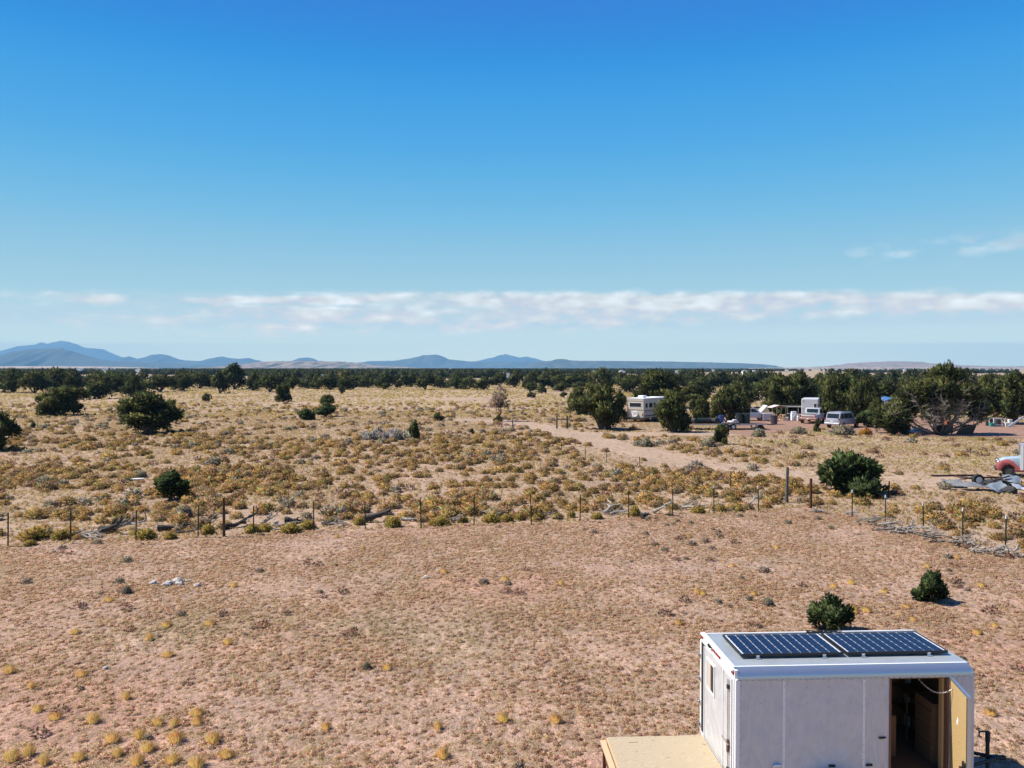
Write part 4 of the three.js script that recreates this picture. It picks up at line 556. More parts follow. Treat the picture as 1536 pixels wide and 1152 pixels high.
// golden bunch grass in the yard
{
  const protos = [0, 1, 2].map((i) => tuft(320, 0.95, 0.022, 60 + i, [0.46, 0.28, 0.08], [0.78, 0.55, 0.21], 0.6));
  const where = [[14, 1009, 'leftmost'], [48, 1032], [57, 1067], [83, 1078], [123, 1013], [140, 1083], [44, 1133], [18, 1140], [190, 1048], [252, 984], [249, 940], [113, 950], [164, 901], [225, 960], [237, 1086], [262, 1089], [296, 1085], [320, 1113], [340, 1135], [295, 1150], [259, 1143], [222, 1126], [207, 1146], [177, 1134], [169, 1112], [210, 1107], [264, 1112], [314, 937], [342, 966], [351, 880], [119, 1140], [295, 1072], [67, 1146], [582, 1004], [657, 1093], [755, 1082], [834, 1083], [665, 1136], [489, 1093], [1018, 937], [1046, 890], [1054, 892], [1131, 893], [1277, 876], [1327, 889], [1251, 881], [1370, 931], [1300, 918], [1493, 941], [1466, 951], [1472, 880], [1486, 1072], [1436, 838], [1391, 851], [666, 859], [544, 822], [506, 806], [758, 870], [842, 877], [1098, 850], [1165, 822], [1032, 806], [1282, 920], [1281, 916], [1360, 912]];
  const seen = {}; where.sort((a, b) => a[0] - b[0]).forEach(([u, v], i) => {
    const p = at(u, v), R = rng(i * 31 + 5), h = 0.12 + 0.09 * R(), w = 0.13 + 0.09 * R(), nearRow = v > 1000 && u < 360, mid1 = u >= 360 && u < 900;
    const o = shade(new THREE.Mesh(protos[i % 3], M.blade)); o.scale.set(w * 1.25, h, w * 1.25); o.rotation.y = R() * 6; o.position.copy(p); o.name = numbered('bunchgrass'); scene.add(o);
    const place = nearRow ? 'in the cluster at the lower left' : mid1 ? 'in the open middle of the yard' : u >= 900 ? 'in the yard right behind the trailer' : 'on the left near the white rocks', n = seen[place] = (seen[place] ?? 0) + 1;
    tag(o, 'golden bunchgrass tuft, ' + ordinal(n) + ' from the left ' + place, 'grass tuft', 'golden bunchgrass ' + place);
  });
}
// leafless trees
function bareTree(seed, levels, spread = 0.7) {
  const R = rng(seed), out = [];
  const grow = (p, d, l, r, k) => { const q = p.clone().addScaledVector(d, l * 0.5).add(V((R() - 0.5) * l * 0.2, 0, (R() - 0.5) * l * 0.2)), e = p.clone().addScaledVector(d, l); e.x += (R() - 0.5) * l * 0.25; out.push(limb([p, q, e], r, r * 0.6, k > 2 ? 6 : 4)); if (!k) return; const n = 2 + (R() < 0.6 ? 1 : 0); for (let i = 0; i < n; i++) { const b = ball(R); b.y = Math.abs(b.y) * 0.5; grow(e, d.clone().addScaledVector(b, spread).normalize(), l * (0.62 + 0.2 * R()), r * 0.58, k - 1); } };
  grow(V(0, -0.02, 0), V(0, 1, 0), 0.28, 0.022, levels);
  return merge(out);
}
{
  const p = at(750, 632), t = thing('leafless_tree', 'bare leafless tree beside the far bend of the dirt track', 'dead tree', p); const h = metres(56, p);
  part('branches', [bareTree(7, 5, 0.85).scale(h * 0.95, h * 0.92, h * 0.95)], M.deadDark, t); part('twigs', [clumpGeo(260, 0.62, 33, [[0.20, 0.15, 0.12], [0.28, 0.20, 0.16]], 0.10).scale(h * 0.8, h * 0.62, h * 0.8).translate(0, h * 0.36, 0)], M.leaf, t);
  const q = at(57, 643), s = thing('leafless_sapling', 'small bare sapling right of the juniper cut by the left edge', 'dead tree', q); part('branches', [bareTree(9, 3).scale(2, metres(22, q) * 1.1, 2)], M.deadDark, s);
  const e = at(637, 661), b = thing('leafless_sapling', 'thin pale leafless sapling right of the young juniper by the thicket', 'dead tree', e); part('branches', [bareTree(12, 3).scale(1.6, metres(20, e) * 1.1, 1.6)], M.deadWood, b);
}
{ // the great half dead juniper on the right
  const p = at(1408, 652), t = thing('half_dead_juniper', 'great half dead juniper with pale bare limbs spreading from one base', 'juniper tree', p), m = (x) => metres(x, p), R = rng(21), limbs = [], twigs = [];
  const ends = [[-76, 30, 1], [-64, 44, -0.5], [-48, 56, 1.5], [-20, 62, 1], [-6, 70, -1], [14, 74, 0.5], [30, 66, 1.2], [46, 60, 0], [58, 40, 1], [26, 44, 2], [-30, 30, 2.2], [66, 24, 0.6], [-10, 50, 2]];
  for (const [ex, ey, ez] of ends) {
    const e = V(m(ex), m(ey), ez), k = V(m(ex * 0.42 + (R() - 0.5) * 8), m(ey * 0.30), ez * 0.5), pts = [V((R() - 0.5) * 0.5, -0.05, 0), k, V(m(ex * 0.72), m(ey * 0.66 + (R() - 0.5) * 8), ez * 0.8), e];
    const c = new THREE.CatmullRomCurve3(pts), line = c.getPoints(9); limbs.push(limb(line, 0.12, 0.03, 7));
    for (let i = 3; i < 10; i++) for (let j = 0; j < 5; j++) { const a = line[i], d = ball(R); d.y = d.y * 0.5 + 0.4; const q1 = a.clone().addScaledVector(d, m(6 + 7 * R())), q2 = q1.clone().addScaledVector(d.add(ball(R).multiplyScalar(0.7)), m(5 + 4 * R())); twigs.push(limb([a, q1, q2], 0.032, 0.010, 4)); }
  }
  limbs.forEach((g) => part('limb', [g], M.barkPale, t)); part('twigs', twigs, M.deadWood, t);
  const lobe = (x, y, z, a, b, c) => [m(x), m(y), z, m(a), m(b), m(c)];
  part('crown', [crown([lobe(14, 82, -1.2, 18, 16, 14), lobe(2, 66, 0.2, 20, 12, 14), lobe(-26, 62, 0.2, 22, 13, 14), lobe(38, 60, 0.2, 15, 12, 12), lobe(54, 52, -1.2, 16, 12, 12), lobe(-44, 40, -1.4, 16, 9, 12), lobe(64, 34, -0.6, 12, 10, 10), lobe(-66, 22, 0.4, 15, 14, 10)], 900, 16, 0.28, 23, undefined, 0.42)], M.leaf, t);
}
// the edge of the wood: trees that stand far enough apart to tell one from the next
{
  const R = rng(31), all = [], put = (u, v, h, w) => all.push([u, v, h, w]), seen = {};
  const plantOne = ([u, v, h, w]) => {
    const where = u < 130 ? 'wood edge below the tallest mountain' : u < 400 ? 'wood edge below the rounded hills' : u < 740 ? 'wood edge beyond the central straw grass' : u < 1000 ? 'groves beyond the dirt track bend' : 'grove behind the parked vehicles';
    const shape = h > 34 ? 'tall' : w > h * 1.45 ? 'spreading' : h < 17 ? 'small' : 'rounded', key = shape + where, n = seen[key] = (seen[key] ?? 0) + 1;
    plant('woodland_juniper', shape + ' juniper, ' + ordinal(n) + ' such from the left, at the ' + where, 'juniper tree', mid[Math.floor(R() * 6)], null, u, v, h, w, 'junipers in the ' + where);
  };
  [[20, 589, 34, 46], [52, 590, 33, 50], [84, 588, 34, 54], [110, 589, 30, 34], [-20, 588, 32, 50], [150, 598, 34, 44], [200, 596, 34, 36], [176, 588, 26, 40], [240, 588, 26, 52], [275, 586, 26, 44], [330, 590, 30, 26], [352, 584, 36, 40], [300, 583, 24, 40], [405, 588, 26, 38], [380, 586, 26, 30]].forEach((a) => put(...a));
  for (let u = 400; u < 860; u += 15 + 10 * R()) put(u, 580 + 5 * R(), 15 + 9 * R(), 20 + 16 * R());
  [[795, 588, 14, 22], [812, 590, 14, 18], [843, 587, 14, 24], [870, 584, 12, 22], [797, 597, 9, 16], [845, 596, 8, 12]].forEach((a) => put(...a));
  for (let u = 900; u < 1560; u += 44 + 22 * R()) put(u, 588 + 16 * R() * sstep(900, 1150, u), 24 + 14 * R(), 34 + 20 * R());
  for (let u = 1110; u < 1420; u += 34 + 14 * R()) put(u, 608 + 8 * R(), 34 + 14 * R(), 44 + 16 * R());
  for (let u = 930; u < 1560; u += 34 + 18 * R()) put(u, 578 + 5 * R(), 17 + 7 * R(), 28 + 12 * R());
  all.sort((a, b) => a[0] - b[0]).forEach(plantOne);
}
// stones
[[230, 876, 0.10], [251, 878, 0.13], [266, 874, 0.15], [269, 877, 0.10], [296, 879, 0.09], [282, 872, 0.08], [640, 867, 0.09], [158, 1003, 0.06]].forEach(([u, v, r], i) => { const R = rng(i + 70), g = new THREE.IcosahedronGeometry(r, 1), p = g.attributes.position; const h = {}; for (let k = 0; k < p.count; k++) { const key = [p.getX(k), p.getY(k), p.getZ(k)].map((x) => x.toFixed(3)).join(); const s = h[key] ??= 0.75 + 0.5 * R(); p.setXYZ(k, p.getX(k) * s * 1.3, p.getY(k) * s * 0.7 + r * 0.3, p.getZ(k) * s); } g.computeVertexNormals(); mesh('rock', g, i < 5 ? M.rockWhite : M.rock, i < 6 ? ['pale flat rock, leftmost of the small rock cluster', 'white rock second from the left in the rock cluster', 'largest pale rock in the small rock cluster', 'small white rock in front of the largest one in the cluster', 'white rock at the right end of the rock cluster', 'grey rock behind the largest rock of the cluster'][i] : ['pale stone alone in the yard right of the rock cluster', 'small grey stone in the yard below the rock cluster'][i - 6], 'rock', at(u, v), i, i < 6 ? 'rocks of the small cluster' : undefined); });
{ const p = at(198, 721); mesh('plank', [rbox(metres(34, p), 0.05, 0.3, 0.01, 0, 0.1, 0, 0, 0.1, 0.02)], M.whitePlain, 'weathered white plank lying in the brush field at left', 'plank', p); const q = at(659, 773), g = xf(new THREE.SphereGeometry(0.24, 14, 10), 0, 0.13, 0), a = g.attributes.position, R = rng(3); for (let i = 0; i < a.count; i++) a.setXYZ(i, a.getX(i) * (1.35 + 0.3 * fbm(a.getX(i) * 5, a.getY(i) * 5, 1)), a.getY(i) * (0.8 + 0.5 * fbm(a.getZ(i) * 6, a.getX(i) * 6, 2)), a.getZ(i)); g.computeVertexNormals(); mesh('rubbish_bag', g, M.black, 'black rubbish bag behind the rabbitbrush right of the eighth post', 'bag', q); }

// ---------------------------------------------------------------- vehicles and clutter of the camp
function wheelAt(t, x, y, z, r, w, rimM = M.chrome) { const o = part('wheel', [cyl(r, r, w, x, y, z, 18, Math.PI / 2)], M.rubber, t); part('rim', [cyl(r * 0.58, r * 0.58, w + 0.02, x, y, z, 14, Math.PI / 2)], rimM, o); return o; }
{ // motorhome: local +x is its rear, which faces the camera's left; the right side is +z
  const p = at(953, 633), t = thing('motorhome', 'boxy cream motorhome with brown stripes parked behind the junipers', 'motorhome', p, -2.19);
  // body along x: rear at x = 0
  const L = 7.2, W = 2.35, H0 = 0.5, H1 = 2.95;
  part('body', [xf(new RoundedBoxGeometry(L, H1 - H0, W, 3, 0.12), -L / 2, (H0 + H1) / 2, 0)], M.cream, t);
  part('skirt', [box(L - 0.2, 0.28, W - 0.1, -L / 2, 0.42, 0)], M.brown, t);
  part('bumper', [rbox(0.16, 0.18, W - 0.06, 0.03, 0.09, 0.5, 0)], M.dark, t);
  part('rear_window', [rbox(0.02, 0.50, 1.55, 0.008, 0.005, 2.12, 0)], M.glass, t);
  part('window_frame', [box(0.02, 0.05, 1.68, 0.01, 2.40, 0), box(0.02, 0.05, 1.68, 0.01, 1.84, 0), box(0.02, 0.6, 0.05, 0.01, 2.12, 0.82), box(0.02, 0.6, 0.05, 0.01, 2.12, -0.82)], M.whitePlain, t);
  part('tyre_cover', [xf(new THREE.CylinderGeometry(0.38, 0.38, 0.16, 20), 0.09, 1.02, 0, 0, 0, Math.PI / 2)], M.whitePlain, t);
  part('emblem', [box(0.03, 0.09, 0.52, 0.175, 1.12, 0.0, 0.5), box(0.03, 0.09, 0.52, 0.175, 1.12, 0.0, -0.5)], M.cream, t);
  for (const s of [1, -1]) { part('stripe', [box(L - 0.25, 0.10, 0.012, -L / 2, 1.42, s * (W / 2 + 0.004)), box(L - 0.25, 0.05, 0.012, -L / 2, 1.24, s * (W / 2 + 0.004)), box(L - 0.25, 0.16, 0.012, -L / 2, 0.78, s * (W / 2 + 0.004))], M.brown, t); part('tail_light', [box(0.02, 0.34, 0.12, 0.008, 0.92, s * 0.98)], M.red, t); }
  part('stripe', [box(0.012, 0.09, W - 0.3, 0.004, 1.5, 0), box(0.012, 0.05, W - 0.3, 0.004, 2.58, 0)], M.brown, t);
  for (const s of [1, -1]) for (const [x, w] of [[-0.7, 0.55], [-1.9, 0.9], [-3.0, 0.7], [-5.0, 1.0]]) part('window', [rbox(w, 0.55, 0.02, 0.008, x, 2.05, s * (W / 2 + 0.006))], M.glass, t);
  part('side_door', [box(0.7, 1.8, 0.02, -4.1, 1.55, W / 2 + 0.008)], M.cream, t);
  const roof = part('roof_edge', [rbox(L + 0.04, 0.06, W + 0.04, 0.02, -L / 2, 2.93, 0)], M.whitePlain, t);
  part('air_conditioner', [rbox(0.95, 0.30, 0.75, 0.08, -1.9, 3.10, 0)], M.whitePlain, roof); part('vent', [rbox(0.4, 0.12, 0.4, 0.03, -3.6, 3.0, 0.2)], M.whitePlain, roof);
  for (const x of [-1.9, -5.9]) for (const s of [1, -1]) wheelAt(t, x, 0.38, s * (W / 2 - 0.16), 0.38, 0.24);
}
function carBody(t, prof, W, m, bev = 0.08) { return part('body', [toCreasedNormals(clean(prism(prof, W, bev)), 0.6)], m, t); }
{ // silver estate car, rear towards the camera's left
  const p = at(1264, 641), t = thing('estate_car', 'silver estate car parked nose right behind the pale sagebrush', 'car', p, 0.70);
  carBody(t, [[-2.35, 0.42], [-2.42, 0.85], [-2.36, 1.05], [2.35, 0.98], [2.45, 0.72], [2.4, 0.38]], 1.82, M.carSilver, 0.07);
  part('cabin', [toCreasedNormals(clean(prism([[-2.28, 1.0], [-2.02, 1.72], [-1.6, 1.80], [0.3, 1.80], [0.62, 1.72], [1.22, 1.0]], 1.62, 0.06)), 0.6)], M.carSilver, t);
  for (const s of [1, -1]) { part('side_window', [prism([[-2.05, 1.10], [-1.86, 1.60], [-1.30, 1.64], [-1.30, 1.10]], 0.02).translate(0, 0, s * 0.812), prism([[-1.22, 1.10], [-1.22, 1.64], [-0.42, 1.65], [-0.42, 1.10]], 0.02).translate(0, 0, s * 0.812), prism([[-0.34, 1.10], [-0.34, 1.65], [0.35, 1.62], [0.85, 1.10]], 0.02).translate(0, 0, s * 0.812)], M.glass, t); part('tail_light', [rbox(0.04, 0.34, 0.14, 0.01, -2.385, 0.96, s * 0.80)], M.red, t); part('mirror', [rbox(0.1, 0.12, 0.2, 0.03, 0.75, 1.12, s * 0.98)], M.carSilver, t); }
  part('rear_window', [box(0.02, 0.52, 1.36, -2.165, 1.38, 0, 0, 0, -0.346)], M.glass, t);
  part('windscreen', [box(0.02, 0.80, 1.4, 0.94, 1.36, 0, 0, 0, 0.69)], M.glass, t);
  part('number_plate', [box(0.012, 0.12, 0.34, -2.425, 0.80, 0)], M.whitePlain, t); part('bumper', [rbox(0.14, 0.2, 1.76, 0.05, -2.42, 0.52, 0), rbox(0.14, 0.2, 1.76, 0.05, 2.42, 0.5, 0)], M.carSilver, t);
  part('roof_rail', [box(1.9, 0.04, 0.04, -0.7, 1.83, 0.62), box(1.9, 0.04, 0.04, -0.7, 1.83, -0.62)], M.dark, t);
  for (const x of [-1.45, 1.5]) for (const s of [1, -1]) wheelAt(t, x, 0.34, s * 0.82, 0.34, 0.22);
}
{ // white pickup, tailgate towards the camera
  const p = at(1220, 634), t = thing('pickup_truck', 'white pickup truck with rusty tailgate stripe standing before the white camper', 'pickup', p, 0.98);
  carBody(t, [[-2.7, 0.55], [-2.7, 1.12], [-0.5, 1.14], [2.3, 1.10], [2.55, 0.95], [2.6, 0.5]], 1.95, M.carWhite, 0.05);
  part('bed_opening', [box(1.9, 0.04, 1.6, -1.6, 1.135, 0)], M.dark, t);
  part('cab', [toCreasedNormals(clean(prism([[-0.55, 1.1], [-0.45, 1.80], [0.55, 1.82], [1.10, 1.1]], 1.72, 0.06)), 0.6)], M.carWhite, t);
  part('rear_window', [box(0.02, 0.42, 1.3, -0.515, 1.5, 0, 0, 0, -0.14)], M.glass, t);
  for (const s of [1, -1]) { part('side_window', [prism([[-0.32, 1.2], [-0.30, 1.68], [0.45, 1.70], [0.82, 1.2]], 0.02).translate(0, 0, s * 0.862)], M.glass, t); part('tail_light', [box(0.02, 0.28, 0.14, -2.706, 0.95, s * 0.86)], M.red, t); }
  part('tailgate_stripe', [box(0.014, 0.12, 1.45, -2.707, 0.86, 0)], M.rust, t); part('bumper', [rbox(0.16, 0.18, 1.95, 0.03, -2.78, 0.58, 0)], M.rust, t); part('number_plate', [box(0.012, 0.12, 0.3, -2.87, 0.62, 0)], M.whitePlain, t);
  for (const x of [-1.7, 1.6]) for (const s of [1, -1]) wheelAt(t, x, 0.38, s * 0.88, 0.38, 0.25);
}
{ // white camper behind it
  const p = at(1222, 631), t = thing('camper', 'tall white camper with one small dark window behind the pickup', 'camper', p.clone().add(V(0.9, 0, -3.4)), -0.40);
  const w = 2.1;
  part('body', [xf(new RoundedBoxGeometry(w, 2.15, 5.0, 3, 0.10), -0.25, 1.575, -2.6)], M.carWhite, t);
  part('front_slope', [prism([[0.82, 0.5], [0.82, 1.9], [1.35, 0.95], [1.35, 0.5]], 3.2, 0.04).translate(0, 0, -2.0)], M.carWhite, t);
  part('rear_window', [rbox(0.30, 0.56, 0.03, 0.01, 0.42, 1.72, -0.09)], M.glass, t);
  part('window_frame', [box(0.05, 0.70, 0.03, 0.23, 1.72, -0.088), box(0.05, 0.70, 0.03, 0.61, 1.72, -0.088), box(0.33, 0.05, 0.03, 0.42, 2.05, -0.088), box(0.33, 0.05, 0.03, 0.42, 1.39, -0.088)], M.whitePlain, t);
  part('vent_panel', [box(0.28, 0.24, 0.02, -1.08, 2.35, -0.094)], M.tinGrey, t); part('trim', [box(w - 0.1, 0.03, 0.02, -0.25, 1.36, -0.092)], M.tinGrey, t);
  for (const x of [-1.1, 0.6]) for (const z of [-1.5, -3.9]) part('wheel', [cyl(0.36, 0.36, 0.22, x, 0.36, z, 16, 0, 0, Math.PI / 2)], M.rubber, t);
}
{ // white car with raised bonnet, nose to the right
  const p = at(1126, 631), t = thing('car_with_raised_bonnet', 'white estate car with its bonnet raised behind the black drums', 'car', p, 0.05);
  carBody(t, [[-2.2, 0.42], [-2.25, 0.95], [-2.1, 1.08], [1.0, 1.06], [1.05, 0.98], [2.05, 0.92], [2.2, 0.7], [2.2, 0.4]], 1.78, M.carWhite, 0.07);
  part('cabin', [toCreasedNormals(clean(prism([[-2.15, 1.02], [-1.85, 1.62], [-1.5, 1.70], [0.05, 1.70], [0.35, 1.62], [1.02, 1.02]], 1.58, 0.06)), 0.6)], M.carWhite, t);
  for (const s of [1, -1]) part('side_window', [prism([[-1.95, 1.12], [-1.75, 1.54], [-1.15, 1.58], [-1.15, 1.12]], 0.02).translate(0, 0, s * 0.792), prism([[-1.08, 1.12], [-1.08, 1.58], [-0.3, 1.58], [-0.3, 1.12]], 0.02).translate(0, 0, s * 0.792), prism([[-0.22, 1.12], [-0.22, 1.58], [0.2, 1.54], [0.7, 1.12]], 0.02).translate(0, 0, s * 0.792)], M.glass, t);
  part('bonnet', [box(1.25, 0.04, 1.5, 1.48, 1.52, 0, 0, 0, 0.82)], M.carWhite, t); part('engine_bay', [box(1.0, 0.05, 1.4, 1.55, 0.965, 0)], M.black, t);
  part('windscreen', [box(0.02, 0.78, 1.36, 0.70, 1.34, 0, 0, 0, 0.86)], M.glass, t);
  for (const x of [-1.35, 1.42]) for (const s of [1, -1]) wheelAt(t, x, 0.33, s * 0.80, 0.33, 0.2, M.tinGrey);
}
mesh('plywood_sheet', [box(1.3, 1.15, 0.03, 0, 0.85, 0, -0.2, 0, 0.5)], M.tan, 'tan board leaning behind the raised bonnet', 'board', at(1147, 629));
{ // flatbed trailer loaded with drums
  const p = at(1094, 645), w = metres(114, p), t = thing('flatbed_trailer', 'long low flatbed trailer with white wheels carrying dark drums', 'trailer', p, 0.02), x0 = -metres(57, p);
  part('deck', [box(w, 0.10, 2.2, x0 + w / 2, 0.62, -1.1)], M.brown, t); part('side_rail', [box(w, 0.10, 0.05, x0 + w / 2, 0.60, 0.03), box(w, 0.1, 0.05, x0 + w / 2, 0.6, -2.23)], M.tinGrey, t); part('drawbar', [rod(V(x0 + w, 0.55, -0.6), V(x0 + w + 1.2, 0.5, -1.1), 0.05), rod(V(x0 + w, 0.55, -1.6), V(x0 + w + 1.2, 0.5, -1.1), 0.05)], M.dark, t);
  for (const x of [-0.35, 0.42]) for (const z of [0.02, -2.2]) wheelAt(t, x, 0.33, z, 0.33, 0.2, M.tip);
  part('fender', [prism([[-0.95, 0.55], [-0.8, 0.78], [0.9, 0.80], [1.08, 0.6], [1.06, 0.56], [0.88, 0.74], [-0.78, 0.72], [-0.92, 0.53]], 0.3, 0.01).translate(0.03, 0.05, 0.12)], M.paleBlue, t);
  const load = (du, fn, label, name = 'drum', cat = 'drum', m = M.black, grp) => { const q = p.clone().add(V(metres(du, p), 0.67, -0.75)); mesh(name, fn(), m, label, cat, q, du, grp); };
  const upright = (h, r) => () => [cyl(r, r, h, 0, h / 2, 0, 18), ...[0.02, h * 0.35, h * 0.67, h - 0.02].map((y) => cyl(r + 0.015, r + 0.015, 0.03, 0, y, 0, 18))], lying = (h, r) => () => [cyl(r, r, h, 0, r, 0, 18, Math.PI / 2), ...[-0.48, 0, 0.48].map((z) => cyl(r + 0.015, r + 0.015, 0.03, 0, r, z * h, 18, Math.PI / 2))];
  load(-50, lying(0.9, 0.29), 'dark drum lying at the left end of the flatbed', 'drum', 'drum', M.dark); load(-42, lying(0.9, 0.29), 'dark green drum, second from the left on the flatbed', 'drum', 'drum', std(0.012, 0.035, 0.02, 0.6)); load(-33, lying(0.9, 0.30), 'black drum, third from the left on the flatbed'); load(-24, lying(0.9, 0.29), 'dark drum, fourth from the left on the flatbed', 'drum', 'drum', M.dark); load(-16.5, upright(0.55, 0.28), 'low black drum left of the blue drum');
  load(-10, upright(0.88, 0.30), 'upright dark blue drum on the flatbed', 'drum', 'drum', M.blue);
  load(18, upright(1.10, 0.40), 'large black drum, left of the two big ones on the right half of the flatbed'); load(28.5, upright(1.05, 0.38), 'large dark green drum, right of the big black one on the flatbed', 'drum', 'drum', std(0.012, 0.03, 0.022, 0.6));
  load(8, () => [rbox(1.1, 0.28, 0.9, 0.12, 0, 0.14, 0), rbox(0.4, 0.22, 0.4, 0.08, -0.45, 0.36, 0)], 'pale folded tarpaulin heap in the middle of the flatbed', 'tarpaulin', 'tarpaulin', M.cloth);
}
const prop = (name, label, cat, u, v, geos, m, turn = 0) => mesh(name, geos, m, label, cat, at(u, v), turn);
const tubLike = (r, h) => [cyl(r, r * 1.1, h, 0, h / 2, 0, 16), xf(new THREE.TorusGeometry(r * 1.1, 0.03, 6, 18), 0, h, 0, Math.PI / 2)];
prop('wheel_rim', 'white tyre rim lying right of the flatbed', 'wheel', 1131, 644, [xf(new THREE.TorusGeometry(0.3, 0.10, 8, 18), 0, 0.34, 0, -0.4)], M.tip);
prop('scrap_heap', 'small rusty scrap heap right of the flatbed', 'scrap', 1139, 643, [box(0.9, 0.2, 0.6, 0, 0.1, 0, 0, 0.4, 0.1), box(0.5, 0.4, 0.08, 0.1, 0.3, 0.1, 0.4, 0, 0.5), rod(V(-0.7, 0.1, 0), V(0.7, 0.5, 0.1), 0.04)], M.rustDark);
prop('rubbish_bin', 'dark upright rubbish bin in the yard left of the pickup', 'bin', 1161, 637, [cyl(0.36, 0.42, 1.05, 0, 0.53, 0, 18), cyl(0.45, 0.45, 0.06, 0, 1.07, 0, 18)], std(0.06, 0.045, 0.055, 0.6));
{ const p = at(1158, 633), t = thing('draped_table', 'table hung with a grey cloth beside the dark bin', 'table', p.add(V(-0.1, 0, -1.4)), 0.1); part('tabletop', [box(1.3, 0.05, 0.8, 0, 0.95, 0)], M.tan, t); const c = [-0.62, -0.2, 0.22].map((x, i) => rbox(0.40, 0.85 - 0.1 * i, 0.05, 0.02, x, 0.56, 0.42, 0.05, 0.1 * i)); part('cloth', [rbox(1.4, 0.06, 0.9, 0.02, 0, 1.0, 0), ...c], M.cloth, t); for (const x of [-0.6, 0.6]) for (const z of [-0.35, 0.35]) part('leg', [box(0.05, 0.93, 0.05, x, 0.465, z)], M.dark, t); }
{ const p = at(1165, 627), t = thing('sun_shade', 'small pale pink sun shade on thin poles beside the draped table', 'shade', p, 0.2); part('canopy', [prism([[-1.1, 1.45], [0, 1.75], [1.1, 1.55], [1.1, 1.50], [0, 1.69], [-1.1, 1.40]], 1.4)], std(0.66, 0.52, 0.50, 0.8), t); for (const x of [-1, 1]) for (const z of [-0.6, 0.6]) part('pole', [cyl(0.025, 0.025, 1.48, x, 0.74, z, 6)], M.chrome, t); }
prop('white_bucket', 'white bucket beside the orange stools in the yard', 'bucket', 1179, 631, tubLike(0.25, 0.42), M.tip);
prop('bicycle_wheel', 'pale bicycle wheel leaning beside the white bucket', 'wheel', 1167, 631, [xf(new THREE.TorusGeometry(0.32, 0.03, 6, 22), 0, 0.34, 0, 0, 0.4), ...[0, 1, 2, 3, 4].map((i) => rod(V(-0.3 * Math.cos(i * 0.63), 0.34 - 0.3 * Math.sin(i * 0.63), 0), V(0.3 * Math.cos(i * 0.63), 0.34 + 0.3 * Math.sin(i * 0.63), 0), 0.006, 0.006, 4))], M.chrome);
const stool = (h) => [cyl(0.24, 0.24, 0.06, 0, h, 0, 14), ...[[-1, -1], [1, -1], [-1, 1], [1, 1]].map(([a, b]) => rod(V(a * 0.2, 0, b * 0.2), V(a * 0.13, h, b * 0.13), 0.035)), box(0.3, 0.03, 0.03, 0, h * 0.4, 0.15), box(0.3, 0.03, 0.03, 0, h * 0.4, -0.15)];
prop('stool', 'orange stool, left of the two in the yard clutter', 'stool', 1172, 631, stool(0.75), std(0.55, 0.24, 0.12, 0.7)); prop('stool', 'tan stool, right of the two in the yard clutter', 'stool', 1176, 632, stool(0.8), M.straw);
prop('water_barrel', 'dark barrel right of the stools under the trees', 'barrel', 1180.5, 630.5, tubLike(0.3, 0.8), M.dark); prop('water_tub', 'grey blue barrel right of the dark barrel under the trees', 'barrel', 1184, 630, tubLike(0.28, 0.85), std(0.20, 0.27, 0.33, 0.6));
prop('washing_machine', 'white box appliance with a round dark door under the trees', 'appliance', 1191, 631, [rbox(0.75, 0.85, 0.6, 0.04, 0, 0.46, 0), xf(new THREE.TorusGeometry(0.2, 0.05, 8, 20), 0, 0.45, 0.3), rbox(0.6, 0.3, 0.4, 0.06, -0.05, 1.03, 0)], M.whitePlain);
prop('gas_bottle', 'white gas bottle right of the white appliance', 'gas bottle', 1197, 632, [cyl(0.16, 0.16, 0.5, 0, 0.3, 0, 14), xf(new THREE.SphereGeometry(0.16, 14, 8), 0, 0.55, 0), cyl(0.06, 0.06, 0.16, 0, 0.74, 0, 10)], M.tip);
prop('tyre_stack', 'black stack of tyres beside the pickup', 'tyres', 1202, 632, [0, 1, 2, 3].map((i) => xf(new THREE.TorusGeometry(0.27, 0.11, 8, 18), (i % 2) * 0.05, 0.11 + i * 0.2, 0, Math.PI / 2)), M.rubber);
{ const p = at(1188, 627), t = thing('awning', 'low dark awning on a white pole frame left of the camper', 'awning', p, 0.02), w = metres(46, p); part('canopy', [box(w, 0.05, 2.0, 0, 1.55, -1, 0.06)], M.dark, t); part('bar', [cyl(0.035, 0.035, w + 0.2, 0, 1.5, 0.02, 8, 0, 0, Math.PI / 2)], M.tip, t); for (const x of [-0.5, -0.15, 0.2, 0.5]) part('pole', [cyl(0.03, 0.03, 1.5, x * w, 0.75, 0, 8)], M.chrome, t); }
{ // long white trailer glimpsed through the junipers
  const p = at(1289, 625), t = thing('travel_trailer', 'long white travel trailer half hidden by junipers behind the silver car', 'trailer', p, 0.05), w = metres(76, p);
  part('body', [xf(new RoundedBoxGeometry(w, 2.0, 2.3, 3, 0.25), 0, 1.55, -1.2)], M.carWhite, t); for (const x of [-0.3, 0.05, 0.33]) part('window', [rbox(0.8, 0.5, 0.03, 0.01, x * w, 1.75, -0.045)], M.glass, t); part('stripe', [box(w - 0.4, 0.12, 0.02, 0, 1.2, -0.045)], M.paleBlue, t); for (const x of [-0.4, 0.4]) part('wheel', [cyl(0.35, 0.35, 0.2, x, 0.35, -0.15, 16, Math.PI / 2)], M.rubber, t);
}
